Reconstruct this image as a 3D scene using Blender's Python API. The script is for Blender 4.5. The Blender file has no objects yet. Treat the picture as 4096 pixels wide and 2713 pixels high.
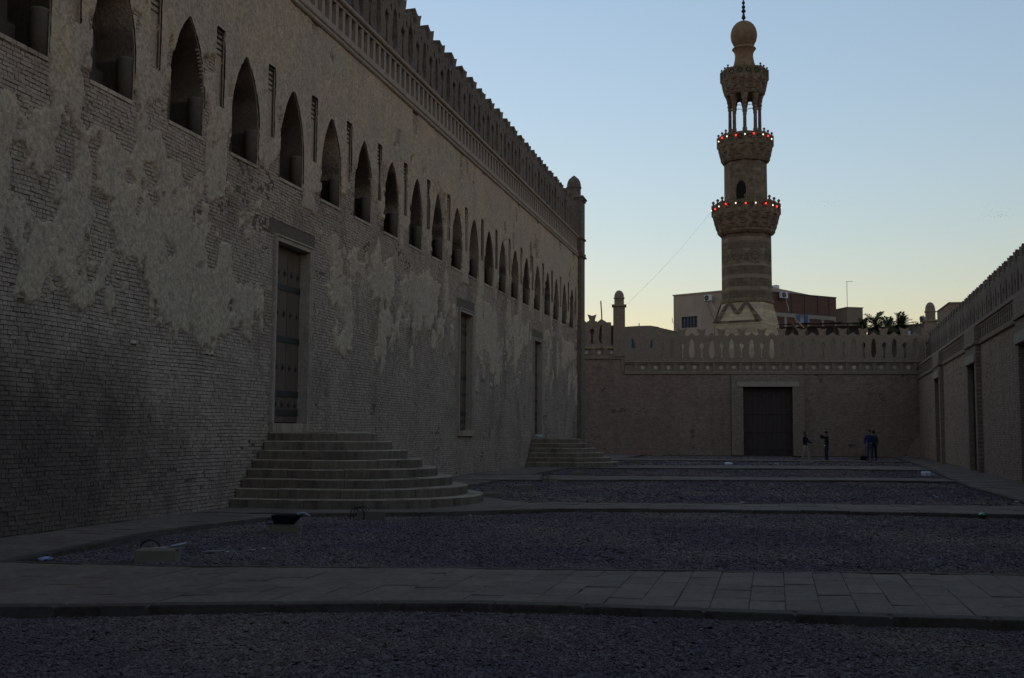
import bpy, bmesh, math, random
import numpy as np
from mathutils import Matrix, Vector
from mathutils.geometry import tessellate_polygon

# ------------------------------------------------------------------ scene, camera, sky, exposure
SC = bpy.context.scene
COL = SC.collection
random.seed(7)
RNG = np.random.default_rng(11)
R = math.radians

EYE = Vector((0.0, 0.0, 1.6))
CAM_AX = ((0.972925, 0.013505, 0.230725),
          (0.231042, -0.082657, -0.969426),
          (0.005979, 0.996487, -0.083539))
cam = bpy.data.objects.new('camera', bpy.data.cameras.new('camera'))
COL.objects.link(cam)
SC.camera = cam
cam.data.sensor_width = 36.0
cam.data.lens = 38.707
cam.data.clip_end = 2000.0
cm = Matrix.Identity(4)
for i in range(3):
    for j in range(3):
        cm[i][j] = CAM_AX[i][j]
    cm[i][3] = EYE[i]
cam.matrix_world = cm

world = bpy.data.worlds.new("World")
SC.world = world
world.use_nodes = True
wn = world.node_tree
sky = wn.nodes.new('ShaderNodeTexSky')
sky.sky_type = 'NISHITA'
sky.sun_disc = False
sky.sun_elevation = R(0.93)
sky.sun_rotation = R(-38.0)
sky.air_density = 1.42
sky.dust_density = 0.15
sky.ozone_density = 3.05
gam = wn.nodes.new('ShaderNodeGamma')               # softens the contrast of the dusk sky
gam.inputs['Gamma'].default_value = 0.7
wn.links.new(sky.outputs[0], gam.inputs[0])
hsv = wn.nodes.new('ShaderNodeHueSaturation')
hsv.inputs['Saturation'].default_value = 0.9
wn.links.new(gam.outputs[0], hsv.inputs['Color'])
wn.links.new(hsv.outputs[0], wn.nodes['Background'].inputs[0])
wn.nodes['Background'].inputs[1].default_value = 0.15
SC.view_settings.view_transform = 'Standard'
SC.view_settings.look = 'None'
SC.view_settings.gamma = 1.0
SC.view_settings.use_curve_mapping = False
SC.view_settings.exposure = 2.45
SC.render.engine = 'CYCLES'
SC.cycles.use_denoising = True
SC.cycles.max_bounces = 6
SC.cycles.diffuse_bounces = 4

# ------------------------------------------------------------------ small helpers
def tag(o, label=None, cat=None, group=None, kind=None):
    if label: o['label'] = label
    if cat: o['category'] = cat
    if group: o['group'] = group
    if kind: o['kind'] = kind
    return o

def link(name, data, m=None, parent=None, loc=None, rz=None):
    o = bpy.data.objects.new(name, data)
    COL.objects.link(o)
    if m is not None and data is not None and hasattr(data, 'materials') and not data.materials:
        data.materials.append(m)
    if parent is not None: o.parent = parent
    if loc is not None: o.location = loc
    if rz is not None: o.rotation_euler = (0, 0, rz)
    return o

def empty(name, loc=(0, 0, 0), rz=0.0, parent=None):
    o = link(name, None, None, parent, loc, rz)
    o.empty_display_size = 0.2
    return o

def np_mesh(name, V, Fq, smooth=False):
    """mesh from an (n,3) vertex array and an (m,k) face array (k = 3 or 4)"""
    V = np.asarray(V, np.float32); Fq = np.asarray(Fq, np.int32)
    me = bpy.data.meshes.new(name)
    k = Fq.shape[1]
    me.vertices.add(len(V)); me.vertices.foreach_set('co', V.ravel())
    me.loops.add(Fq.size); me.loops.foreach_set('vertex_index', Fq.ravel())
    me.polygons.add(len(Fq))
    me.polygons.foreach_set('loop_start', np.arange(0, Fq.size, k, dtype=np.int32))
    me.polygons.foreach_set('use_smooth', np.full(len(Fq), smooth, dtype=bool))
    me.update(calc_edges=True)
    return me

class MB:
    """collects boxes, prisms, lathes and tubes into one mesh"""
    def __init__(s): s.v = []; s.f = []
    def add(s, vs, fs):
        b = len(s.v); s.v += [tuple(p) for p in vs]; s.f += [tuple(b + i for i in f) for f in fs]
        return s
    def box(s, x0, x1, y0, y1, z0, z1, jit=0.0):
        vs = [(x, y, z) for z in (z0, z1) for y in (y0, y1) for x in (x0, x1)]
        if jit: vs = [tuple(c + random.uniform(-jit, jit) for c in p) for p in vs]
        return s.add(vs, [(0, 2, 3, 1), (4, 5, 7, 6), (0, 1, 5, 4), (2, 6, 7, 3), (0, 4, 6, 2), (1, 3, 7, 5)])
    def cbox(s, x0, x1, y0, y1, z0, z1, c=0.01):
        """box with chamfered upper edges"""
        vs = [(x0, y0, z0), (x1, y0, z0), (x1, y1, z0), (x0, y1, z0), (x0, y0, z1 - c), (x1, y0, z1 - c), (x1, y1, z1 - c), (x0, y1, z1 - c),
              (x0 + c, y0 + c, z1), (x1 - c, y0 + c, z1), (x1 - c, y1 - c, z1), (x0 + c, y1 - c, z1)]
        return s.add(vs, [(0, 3, 2, 1), (8, 9, 10, 11)] + [(i, (i + 1) % 4, 4 + (i + 1) % 4, 4 + i) for i in range(4)] + [(4 + i, 4 + (i + 1) % 4, 8 + (i + 1) % 4, 8 + i) for i in range(4)])
    def lathe(s, prof, n=16, ph=0.0, cx=0.0, cy=0.0, caps=True, mod=None):
        b = []
        for r, z in prof:
            for i in range(n):
                a = ph + 2 * math.pi * i / n
                rr = r * (mod(i, z) if mod else 1.0)
                b.append((cx + rr * math.cos(a), cy + rr * math.sin(a), z))
        fs = []
        for k in range(len(prof) - 1):
            for i in range(n):
                j = (i + 1) % n
                fs.append((k * n + i, k * n + j, (k + 1) * n + j, (k + 1) * n + i))
        if caps:
            fs.append(tuple(reversed(range(n)))); fs.append(tuple(range((len(prof) - 1) * n, len(prof) * n)))
        return s.add(b, fs)
    def tube(s, pts, rad, n=6):
        pts = [Vector(p) for p in pts]
        if not hasattr(rad, '__len__'): rad = [rad] * len(pts)
        vs = []; fs = []
        for i, p in enumerate(pts):
            t = (pts[min(i + 1, len(pts) - 1)] - pts[max(i - 1, 0)]).normalized()
            u = t.cross(Vector((0.31, 0.2, 0.93)))
            if u.length < 1e-3: u = t.cross(Vector((1, 0, 0)))
            u.normalize(); w = t.cross(u)
            for k in range(n):
                a = 2 * math.pi * k / n
                vs.append(p + (u * math.cos(a) + w * math.sin(a)) * rad[i])
        for i in range(len(pts) - 1):
            for k in range(n):
                fs.append((i * n + k, i * n + (k + 1) % n, (i + 1) * n + (k + 1) % n, (i + 1) * n + k))
        fs.append(tuple(reversed(range(n)))); fs.append(tuple(range((len(pts) - 1) * n, len(pts) * n)))
        return s.add(vs, fs)
    def quad(s, a, b, c, d): return s.add([a, b, c, d], [(0, 1, 2, 3)])
    def mesh(s, name, smooth=False):
        me = bpy.data.meshes.new(name); me.from_pydata(s.v, [], s.f)
        bm = bmesh.new(); bm.from_mesh(me); bmesh.ops.recalc_face_normals(bm, faces=bm.faces); bm.to_mesh(me); bm.free()
        if smooth:
            for p in me.polygons: p.use_smooth = True
        return me
    def build(s, name, m, parent=None, loc=None, smooth=False, rz=None):
        return link(name, s.mesh(name, smooth), m, parent, loc, rz)

def extrude2d(mb, loops, y0, y1, sides=True):
    """outline (first loop) with holes (further loops) in the x-z plane, extruded from y0 to y1"""
    tris = tessellate_polygon([[Vector((u, v, 0)) for u, v in l] for l in loops])
    flat = [p for l in loops for p in l]
    n = len(flat)
    vs = [(u, y0, v) for u, v in flat] + [(u, y1, v) for u, v in flat]
    fs = [tuple(t) for t in tris] + [tuple(i + n for i in reversed(t)) for t in tris]
    if sides:
        b = 0
        for l in loops:
            k = len(l)
            for i in range(k):
                j = (i + 1) % k
                fs.append((b + i, b + j, b + j + n, b + i + n))
            b += k
    mb.add(vs, fs)
    return mb

def dup(o, parent=None, loc=None, rz=None):
    c = o.copy(); COL.objects.link(c)
    if parent is not None: c.parent = parent
    if loc is not None: c.location = loc
    if rz is not None: c.rotation_euler = (0, 0, rz)
    return c

def dup_tree(o, parent=None, loc=None, rz=None, label=None):
    c = dup(o, parent, loc, rz)
    if label: c['label'] = label
    for ch in list(o.children): dup_tree(ch, c)
    return c

# ------------------------------------------------------------------ lattice noise for the geometry
def vnoise(x, y, seed=0):
    xi = np.floor(x).astype(np.int64); yi = np.floor(y).astype(np.int64)
    fx = x - xi; fy = y - yi
    fx = fx * fx * fx * (fx * (fx * 6 - 15) + 10); fy = fy * fy * fy * (fy * (fy * 6 - 15) + 10)
    def hsh(a, b):
        h = (a * 374761393 + b * 668265263 + seed * 974634617) & 0xFFFFFFFF
        h = ((h ^ (h >> 13)) * 1274126177) & 0xFFFFFFFF
        return ((h ^ (h >> 16)) & 0xFFFF) / 65535.0
    a = hsh(xi, yi); b = hsh(xi + 1, yi); c = hsh(xi, yi + 1); d = hsh(xi + 1, yi + 1)
    return (a * (1 - fx) + b * fx) * (1 - fy) + (c * (1 - fx) + d * fx) * fy

def fbm(x, y, seed=0, octv=4, gain=0.5):
    """-1..1"""
    t = 0.0; a = 1.0; n = 0.0
    for k in range(octv):
        t = t + a * (vnoise(x * 2 ** k + 17.3 * k, y * 2 ** k - 9.1 * k, seed + k) * 2 - 1); n += a; a *= gain
    return t / n

# ------------------------------------------------------------------ materials
def mat(name, base, dark=None, scale=(1, 1, 1), nscale=3.0, amount=0.5, rough=0.9, bump=0.15, bscale=40.0, bdist=0.01, isl=0.0, objv=0.0, spec=0.15,
        tint=None, tintscale=0.6, tintamt=0.5, metal=0.0, bands=None, brick=None, streak=None, grain=None, wpos=False, shade_patch=None):
    m = bpy.data.materials.new(name); m.use_nodes = True
    nt = m.node_tree; nd = nt.nodes; lk = nt.links
    bs = nd['Principled BSDF']
    bs.inputs['Roughness'].default_value = rough
    bs.inputs['Specular IOR Level'].default_value = spec
    bs.inputs['Metallic'].default_value = metal
    tc = nd.new('ShaderNodeTexCoord'); mp = nd.new('ShaderNodeMapping'); mp.inputs['Scale'].default_value = scale
    OBJ = nd.new('ShaderNodeNewGeometry').outputs['Position'] if wpos else tc.outputs['Object']
    lk.new(OBJ, mp.inputs[0])
    def mixc(a, b, f, mode='MIX'):
        n = nd.new('ShaderNodeMix'); n.data_type = 'RGBA'; n.blend_type = mode
        for v, k in ((a, 6), (b, 7)):
            if isinstance(v, (tuple, list)): n.inputs[k].default_value = tuple(v) + (1,)
            else: lk.new(v, n.inputs[k])
        if isinstance(f, float): n.inputs[0].default_value = f
        else: lk.new(f, n.inputs[0])
        return n.outputs[2]
    def noise(sc, detail=6.0, vec=None, rg=0.6):
        n = nd.new('ShaderNodeTexNoise'); n.inputs['Scale'].default_value = sc; n.inputs['Detail'].default_value = detail; n.inputs['Roughness'].default_value = rg
        lk.new(vec or mp.outputs[0], n.inputs['Vector']); return n.outputs['Fac']
    def ramp(f, lo, hi):
        n = nd.new('ShaderNodeMapRange'); n.inputs['From Min'].default_value = lo; n.inputs['From Max'].default_value = hi
        lk.new(f, n.inputs['Value']); return n.outputs[0]
    def mathn(op, a, b):
        n = nd.new('ShaderNodeMath'); n.operation = op
        for v, k in ((a, 0), (b, 1)):
            if isinstance(v, (int, float)): n.inputs[k].default_value = v
            else: lk.new(v, n.inputs[k])
        return n.outputs[0]
    dark = dark or tuple(c * 0.6 for c in base)
    colr = mixc(dark, base, ramp(noise(nscale), 0.5 - amount * 0.5, 0.5 + amount * 0.5))
    if tint: colr = mixc(colr, tint, mathn('MULTIPLY', ramp(noise(tintscale, 4.0), 0.42, 0.68), tintamt))
    if streak:
        ms = nd.new('ShaderNodeMapping'); ms.inputs['Scale'].default_value = streak[0]; lk.new(OBJ, ms.inputs[0])
        colr = mixc(colr, streak[1], mathn('MULTIPLY', ramp(noise(1.0, 5.0, ms.outputs[0], 0.65), 0.5, 0.72), streak[2]))
    if shade_patch:                                    # redder brick with corner darkening painted in, ragged outline (centre, half sizes, colour, amount)
        vs = nd.new('ShaderNodeVectorMath'); vs.operation = 'SUBTRACT'; lk.new(OBJ, vs.inputs[0]); vs.inputs[1].default_value = shade_patch[0]
        vd = nd.new('ShaderNodeVectorMath'); vd.operation = 'DIVIDE'; lk.new(vs.outputs[0], vd.inputs[0]); vd.inputs[1].default_value = shade_patch[1]
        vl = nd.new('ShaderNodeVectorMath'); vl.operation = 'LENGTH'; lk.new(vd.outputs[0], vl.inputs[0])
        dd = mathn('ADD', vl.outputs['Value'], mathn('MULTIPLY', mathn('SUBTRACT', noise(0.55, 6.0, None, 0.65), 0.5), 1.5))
        colr = mixc(colr, shade_patch[2], mathn('MULTIPLY', ramp(dd, 1.15, 0.55), shade_patch[3]))
    if grain:                                    # fine speckle of sand and pits
        colr = mixc(colr, mixc((1.0 - grain[1],) * 3, (1.0 + grain[1] * 0.5,) * 3, ramp(noise(grain[0], 7.0, None, 0.75), 0.36, 0.62)), 1.0, 'MULTIPLY')
    height = noise(bscale, 8.0)
    if bands:                                    # courses of two stones (period, light share, colour)
        sp = nd.new('ShaderNodeSeparateXYZ'); lk.new(tc.outputs['Object'], sp.inputs[0])
        fr = mathn('FRACT', mathn('DIVIDE', sp.outputs[2], bands[0]), 0)
        colr = mixc(colr, bands[2], mathn('MULTIPLY', mathn('GREATER_THAN', fr, bands[1]), bands[3]))
    if brick:                                    # (width, height, mortar, mapping rotation)
        bm_ = nd.new('ShaderNodeMapping'); bm_.inputs['Rotation'].default_value = brick[3]; lk.new(tc.outputs['Object'], bm_.inputs[0])
        bt = nd.new('ShaderNodeTexBrick'); bt.inputs['Scale'].default_value = 1.0
        bt.inputs['Brick Width'].default_value = brick[0]; bt.inputs['Row Height'].default_value = brick[1]; bt.inputs['Mortar Size'].default_value = brick[2]
        bt.inputs['Color1'].default_value = (1, 1, 1, 1); bt.inputs['Color2'].default_value = (0.72, 0.7, 0.68, 1); bt.inputs['Mortar'].default_value = (0.5, 0.48, 0.45, 1)
        lk.new(bm_.outputs[0], bt.inputs['Vector'])
        colr = mixc(colr, bt.outputs['Color'], 0.8, 'MULTIPLY')
        height = mathn('SUBTRACT', height, mathn('MULTIPLY', bt.outputs['Fac'], 1.5))
    if isl or objv:
        hs = nd.new('ShaderNodeHueSaturation')
        val = None
        if isl:
            g = nd.new('ShaderNodeNewGeometry'); val = mathn('MULTIPLY', mathn('SUBTRACT', g.outputs['Random Per Island'], 0.5), isl * 2)
        if objv:
            oi = nd.new('ShaderNodeObjectInfo'); v2 = mathn('MULTIPLY', mathn('SUBTRACT', oi.outputs['Random'], 0.5), objv * 2)
            val = v2 if val is None else mathn('ADD', val, v2)
        lk.new(mathn('ADD', val, 1.0), hs.inputs['Value'])
        lk.new(mathn('ADD', mathn('MULTIPLY', val, 0.06), 0.5), hs.inputs['Hue'])
        lk.new(colr, hs.inputs['Color']); colr = hs.outputs['Color']
    lk.new(colr, bs.inputs['Base Color'])
    if bump:
        bp = nd.new('ShaderNodeBump'); bp.inputs['Strength'].default_value = bump; bp.inputs['Distance'].default_value = bdist
        lk.new(height, bp.inputs['Height']); lk.new(bp.outputs[0], bs.inputs['Normal'])
    return m

def glow(name, c, s):
    m = bpy.data.materials.new(name); m.use_nodes = True
    bs = m.node_tree.nodes['Principled BSDF']
    bs.inputs['Base Color'].default_value = c + (1,); bs.inputs['Emission Color'].default_value = c + (1,); bs.inputs['Emission Strength'].default_value = s
    return m

M = {}
M['brick'] = mat('old_brick', (0.43, 0.318, 0.232), (0.31, 0.228, 0.166), grain=(26, 0.35), wpos=True, shade_patch=((-11.0, 13.0, 0.6), (4.0, 6.5, 2.6), (0.115, 0.076, 0.06), 0.85), streak=((0.55, 0.55, 0.3), (0.19, 0.137, 0.098), 0.85), nscale=7, amount=0.9, bump=0.5, bscale=60, bdist=0.008, isl=0.13, objv=0.13, tint=(0.47, 0.36, 0.26), tintscale=0.8, tintamt=0.55)
M['mortar'] = mat('mortar', (0.16, 0.12, 0.088), nscale=10, bump=0.5)
M['plaster'] = mat('plaster', (0.50, 0.378, 0.268), (0.37, 0.278, 0.197), grain=(16, 0.4), scale=(1, 1, 0.85), nscale=3.0, amount=0.7, bump=0.9, bscale=16, bdist=0.035, tint=(0.53, 0.385, 0.238), tintscale=0.55, tintamt=0.75,
                   streak=((1.8, 1.8, 0.2), (0.30, 0.232, 0.17), 0.5))
M['court_brick'] = mat('court_brick', (0.41, 0.285, 0.20), (0.26, 0.18, 0.126), nscale=5, grain=(20, 0.3), wpos=True, streak=((1.5, 1.5, 0.12), (0.22, 0.15, 0.105), 0.5), amount=0.9, bump=0.4, bscale=50, bdist=0.008, isl=0.14, objv=0.14, tint=(0.30, 0.17, 0.12), tintscale=0.35, tintamt=0.5)
M['court_trim'] = mat('court_trim', (0.40, 0.29, 0.205), (0.25, 0.18, 0.128), grain=(12, 0.3), nscale=4, amount=0.8, bump=0.4, bscale=40, brick=(0.2, 0.085, 0.012, (R(90), 0, 0)))
M['trim'] = mat('wall_trim', (0.43, 0.335, 0.245), (0.28, 0.217, 0.16), grain=(14, 0.3), nscale=3, amount=0.9, bump=0.7, bscale=28, bdist=0.02, streak=((3, 3, 0.4), (0.2, 0.165, 0.13), 0.5))
M['crest'] = mat('crest_masonry', (0.25, 0.19, 0.138), (0.11, 0.083, 0.06), grain=(9, 0.5), nscale=5, amount=0.9, bump=1.0, bscale=26, bdist=0.03, objv=0.12)
M['recess'] = mat('window_stucco', (0.17, 0.138, 0.105), (0.085, 0.069, 0.052), nscale=2.5, amount=0.8, bump=0.7, bscale=20, bdist=0.02)
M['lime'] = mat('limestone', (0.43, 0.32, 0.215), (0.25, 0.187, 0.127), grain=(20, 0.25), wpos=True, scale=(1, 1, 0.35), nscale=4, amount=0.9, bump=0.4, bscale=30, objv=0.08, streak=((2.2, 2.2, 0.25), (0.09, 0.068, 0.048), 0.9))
M['lime_riser'] = mat('shaded_stained_limestone', (0.24, 0.178, 0.122), (0.12, 0.09, 0.062), grain=(20, 0.3), wpos=True, scale=(1, 1, 0.3), nscale=4, amount=0.9, bump=0.4, bscale=30, objv=0.12, streak=((2.4, 2.4, 0.2), (0.07, 0.054, 0.04), 0.9))  # streaks are stains; the darker base paints the risers' shade into the colour
M['paving'] = mat('paving_stone', (0.205, 0.146, 0.113), (0.143, 0.102, 0.079), nscale=2.2, amount=0.9, bump=0.35, bscale=35, isl=0.10, objv=0.10, grain=(9, 0.25), wpos=True, tint=(0.12, 0.09, 0.068), tintscale=0.8, tintamt=0.5)
M['kerb'] = mat('kerb_stone', (0.11, 0.081, 0.061), (0.06, 0.044, 0.034), nscale=3, amount=0.9, bump=0.5, bscale=20, objv=0.07, grain=(12, 0.35), wpos=True)
M['bed'] = mat('path_bed', (0.12, 0.095, 0.078), nscale=6, bump=0.4)
M['gravel'] = mat('gravel', (0.178, 0.131, 0.137), (0.07, 0.052, 0.054), nscale=22, amount=0.9, bump=1.0, bscale=26, bdist=0.03, isl=0.35, tint=(0.25, 0.18, 0.14), tintscale=0.3, tintamt=0.6, wpos=True)
M['wood'] = mat('old_wood', (0.16, 0.108, 0.072), (0.08, 0.054, 0.037), scale=(8, 8, 0.5), nscale=3, amount=0.9, bump=0.4, bscale=18, objv=0.15, rough=0.75)
M['wood_dark'] = mat('dark_gate_wood', (0.085, 0.055, 0.045), (0.045, 0.03, 0.026), scale=(6, 6, 0.5), nscale=3, bump=0.4, bscale=14, rough=0.75)
M['iron'] = mat('door_iron', (0.06, 0.052, 0.045), nscale=9, bump=0.3, rough=0.6, metal=0.3)
M['stone_mn'] = mat('minaret_stone', (0.28, 0.205, 0.133), (0.17, 0.125, 0.08), grain=(1.6, 0.3), nscale=1.6, amount=0.8, bump=0.4, bscale=9, bdist=0.04, brick=(0.75, 0.36, 0.015, (R(90), 0, 0)))
M['stone_bulb'] = mat('minaret_dome_stone', (0.31, 0.195, 0.112), (0.2, 0.127, 0.073), grain=(1.5, 0.3), nscale=1.6, amount=0.8, bump=0.4, bscale=9, bdist=0.04)
M['stone_bands'] = mat('banded_stone', (0.21, 0.152, 0.103), (0.155, 0.112, 0.077), grain=(1.5, 0.3), nscale=1.6, amount=0.8, bump=0.4, bscale=9, bdist=0.04, brick=(0.8, 0.36, 0.015, (R(90), 0, 0)), bands=(1.16, 0.66, (0.32, 0.243, 0.162), 0.6))
M['stone_base'] = mat('minaret_base_stone', (0.62, 0.50, 0.32), (0.45, 0.36, 0.235), nscale=1.2, amount=0.8, bump=0.4, bscale=9, bdist=0.04, brick=(0.8, 0.36, 0.015, (R(90), 0, 0)), bands=(2.32, 0.6, (0.40, 0.29, 0.2), 0.5))
M['void'] = mat('dark_interior', (0.02, 0.018, 0.016), bump=0)
M['copper'] = mat('dark_bronze', (0.06, 0.05, 0.042), bump=0, rough=0.5, metal=0.6)

# ------------------------------------------------------------------ brickwork and plaster shared by the three walls
def unit_brick(seed, c=0.05):
    r = random.Random(seed)
    vs = [(x, y, z) for y in (0.0, 1.0) for z in (0, 1) for x in (0, 1)]
    vs = [(x + r.uniform(-c, c) * 0.6, (y if y == 1 else r.uniform(-0.06, 0.06)), z + r.uniform(-c, c)) for x, y, z in vs]
    me = bpy.data.meshes.new('brick')
    me.from_pydata(vs, [], [(0, 1, 3, 2), (4, 6, 7, 5), (0, 2, 6, 4), (1, 5, 7, 3), (2, 3, 7, 6), (0, 4, 5, 1)])
    return me
UNIT = [unit_brick(s) for s in range(5)]

def lay_bricks(x0, x1, zr, openings, course, stretch, seed, wave=0.0, keep=None):
    """rows of (xa, xb, za, zb, out); openings(zc) lists the spans a row must leave free"""
    rg = np.random.default_rng(seed); out = []
    nz = int(round((zr[1] - zr[0]) / course)); ch = (zr[1] - zr[0]) / nz
    for r in range(nz):
        zc = zr[0] + (r + 0.5) * ch
        lens = []
        kind = r % 3 == 0                         # every third course shows the short ends
        x = x0 - rg.uniform(0, stretch)
        n = int((x1 - x0) / (stretch * 0.45)) + 8
        base = stretch * 0.52 if kind else stretch
        L = base * rg.uniform(0.8, 1.15, n)
        if not kind: L[rg.random(n) < 0.22] *= 0.5
        e = x + np.concatenate([[0], np.cumsum(L)])
        a = e[:-1] + 0.0045; b = e[1:] - 0.0045
        ok = (a < x1) & (b > x0); a = np.clip(a[ok], x0, x1); b = np.clip(b[ok], x0, x1)
        for (p, q) in openings(zc):
            ins = (a >= p) & (b <= q); a2 = a.copy(); b2 = b.copy()
            left = (a < p) & (b > p); right = (a < q) & (b > q) & ~left
            b2[left] = p; a2[right] = q
            a, b = a2[~ins], b2[~ins]
        ok = b - a > 0.02; a = a[ok]; b = b[ok]
        m = (a + b) / 2
        za = zc - ch / 2 + 0.0062; zb = zc + ch / 2 - 0.0062
        out.append(np.stack([a, b, np.full_like(a, za), np.full_like(a, zb), rg.uniform(-0.009, 0.007, len(a))], 1))
    B = np.concatenate(out)
    if wave:
        m = (B[:, 0] + B[:, 1]) / 2; z = (B[:, 2] + B[:, 3]) / 2
        dz = wave * fbm(m * 0.35, z * 0.6, seed + 50, 3)
        B[:, 2] += dz; B[:, 3] += dz
    m = (B[:, 0] + B[:, 1]) / 2; z = (B[:, 2] + B[:, 3]) / 2
    B[:, 4] -= 0.035 * np.clip(fbm(m * 0.9, z * 1.3, seed + 70, 4, 0.6) - (0.22 if seed == 5 else 0.34), 0, 0.6) * rg.uniform(0.3, 1.6, len(B))
    if keep is not None: B = B[keep((B[:, 0] + B[:, 1]) / 2, (B[:, 2] + B[:, 3]) / 2)]
    return B

def brick_mesh(B, yf, seed, depth=0.07, jit=0.006):
    rg = np.random.default_rng(seed); n = len(B)
    a, b, za, zb, o = B.T
    V = np.zeros((n, 8, 3), np.float32)
    V[:, [0, 2, 4, 6], 0] = a[:, None]; V[:, [1, 3, 5, 7], 0] = b[:, None]
    V[:, [0, 1, 4, 5], 2] = za[:, None]; V[:, [2, 3, 6, 7], 2] = zb[:, None]
    V[:, :4, 1] = (yf - o)[:, None]; V[:, 4:, 1] = yf + depth
    V[:, :4, 0] += rg.uniform(-jit, jit, (n, 4)); V[:, :4, 2] += rg.uniform(-jit, jit, (n, 4)) * 0.8; V[:, :4, 1] += rg.uniform(-0.003, 0.003, (n, 4))
    q = np.array([(0, 1, 3, 2), (0, 2, 6, 4), (1, 5, 7, 3), (2, 3, 7, 6), (0, 4, 5, 1)])
    return np_mesh('brick_field', V.reshape(-1, 3), (np.arange(n)[:, None, None] * 8 + q[None]).reshape(-1, 4))

CAMM = np.array(CAM_AX)
def seen(P):
    """image position in units of the frame and depth, for choosing which bricks show largest"""
    d = (np.asarray(P) - np.array([0, 0, 1.6])) @ CAMM
    w = -d[:, 2]
    return d[:, 0] / w * 1.0752, d[:, 1] / w * 1.0752, w

def split_bricks(B, yf, wall, mtl, to_world, n_parts, seed, prefer=None):
    ctr = np.stack([(B[:, 0] + B[:, 1]) / 2, np.full(len(B), yf), (B[:, 2] + B[:, 3]) / 2], 1)
    x, y, w = seen(to_world(ctr))
    inside = (np.abs(x) < 0.5) & (np.abs(y) < 0.331) & (w > 1)
    size = (B[:, 1] - B[:, 0]) / w
    score = np.where(inside, -w, -1e6)
    if prefer is not None: score = np.where(prefer(ctr[:, 0], ctr[:, 2]), score, score - 1000)
    idx = np.argsort(-score)[:n_parts]
    mask = np.zeros(len(B), bool); mask[idx] = True
    for k in idx:
        a, b, za, zb, o = B[k]
        ob = link('brick', UNIT[k % 5], mtl, wall, (a, yf - o, za)); ob.scale = (b - a, 0.07, zb - za)
    me = brick_mesh(B[~mask], yf, seed)
    return tag(link('brick_field', me, mtl, wall), kind='stuff')

def merlon_mesh(name, zs=1.0, depth=0.42, P=1.40):
    h = P / 2
    right = [(h, 0), (h, 0.10), (h - 0.13, 0.2), (h - 0.21, 0.5), (h - 0.155, 1.22), (h - 0.09, 1.4), (h, 1.51), (h, 1.93), (0.36, 1.655), (0.36, 1.73), (0.25, 1.73), (0.20, 1.80), (0.235, 1.98), (0.325, 2.24)]
    left = [(-u, v) for u, v in reversed(right)]
    outer = [(u, v * zs) for u, v in right + [(0.14, 2.17), (0, 2.145), (-0.14, 2.17)] + left]
    key = [(0.10, 0.12), (0.055, 0.38), (0.05, 0.74), (0.15, 0.92), (0.15, 1.08), (0.06, 1.17), (0, 1.27), (-0.06, 1.17), (-0.15, 1.08), (-0.15, 0.92), (-0.05, 0.74), (-0.055, 0.38), (-0.10, 0.12)]
    key = [(u, v * zs) for u, v in key]
    mb = MB(); extra = [[(s * 0.36 + a * 0.06, zs * (1.42 + b * 0.09)) for a, b in ((-1, -.6), (0, -1.6), (1, -.6), (1, .5), (0, 1.3), (-1, .5))] for s in (-1, 1)] if depth > 0.5 else []
    extrude2d(mb, [outer, key] + extra, 0, depth)
    rr = random.Random(name)
    j_ = 0.012 if depth < 0.5 else 0.03
    mb.v = [(x + (rr.uniform(-j_, j_) if abs(abs(x) - h) > 1e-4 else 0), y, z + rr.uniform(-j_, j_) * 1.2 * (z > 0.05)) for x, y, z in mb.v]
    return mb.mesh('merlon')

def roll(mb, x0, x1, yc, zc, r, n=8):
    """a half round moulding"""
    mb.tube([(x0, yc, zc), (x1, yc, zc)], r, n)

# ------------------------------------------------------------------ the mosque wall
# local axes of each wall: x along it, y into it (0 at the face), z up
WALL_X0, WALL_X1 = -26.0, 62.45
BRX0 = 2.0
mosque = empty('mosque_wall', (-11.0, 0, 0))
mosque.matrix_world = Matrix(((0, -1, 0, -11.0), (1, 0, 0, 0), (0, 0, 1, 0), (0, 0, 0, 1)))
tag(mosque, 'tall brick wall with flaking plaster, a row of pointed arch windows and openwork cresting', 'wall')
WINX = [14.05 - 2.31 * 2, 14.05 - 2.31, 14.05, 16.40, 18.85, 21.25, 23.62, 25.98, 28.27, 30.60, 32.90, 35.22, 37.52, 39.78, 42.08, 44.36, 46.62, 48.90, 51.30, 53.72, 56.00, 58.30, 60.55]
SILL, SPRING, HW = 7.40, 8.15, 0.645
RARC = (HW * HW + 1.50 ** 2) / (2 * HW)
def arch_hw(z):
    z = np.asarray(z, float)
    h = np.sqrt(np.maximum(RARC ** 2 - np.maximum(z - SPRING, 0) ** 2, 0)) - (RARC - HW)
    return np.where((z > SILL) & (h > 0), h, 0.0)
def arch_loop(xc, n=9):
    zs = [SPRING + 1.5 * (1 - (1 - k / n) ** 1.6) for k in range(n + 1)]
    r = [(xc + HW, SILL)] + [(xc + float(arch_hw(min(z, SPRING + 1.4999))), z) for z in zs]
    l = [(2 * xc - u, z) for u, z in reversed(r[:-1])]
    r[-1] = (xc, zs[-1])
    return r + l
NICHX = [(a + b) / 2 + 0.02 for a, b in zip(WINX[:-1], WINX[1:])] + [61.75]
NZ0, NZ1, NHW = 8.22, 9.82, 0.19
DOORS = [(22.79, 24.87, 1.75), (37.87, 39.82, 1.62), (50.48, 52.55, 1.47)]
DTOP = 6.06

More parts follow.
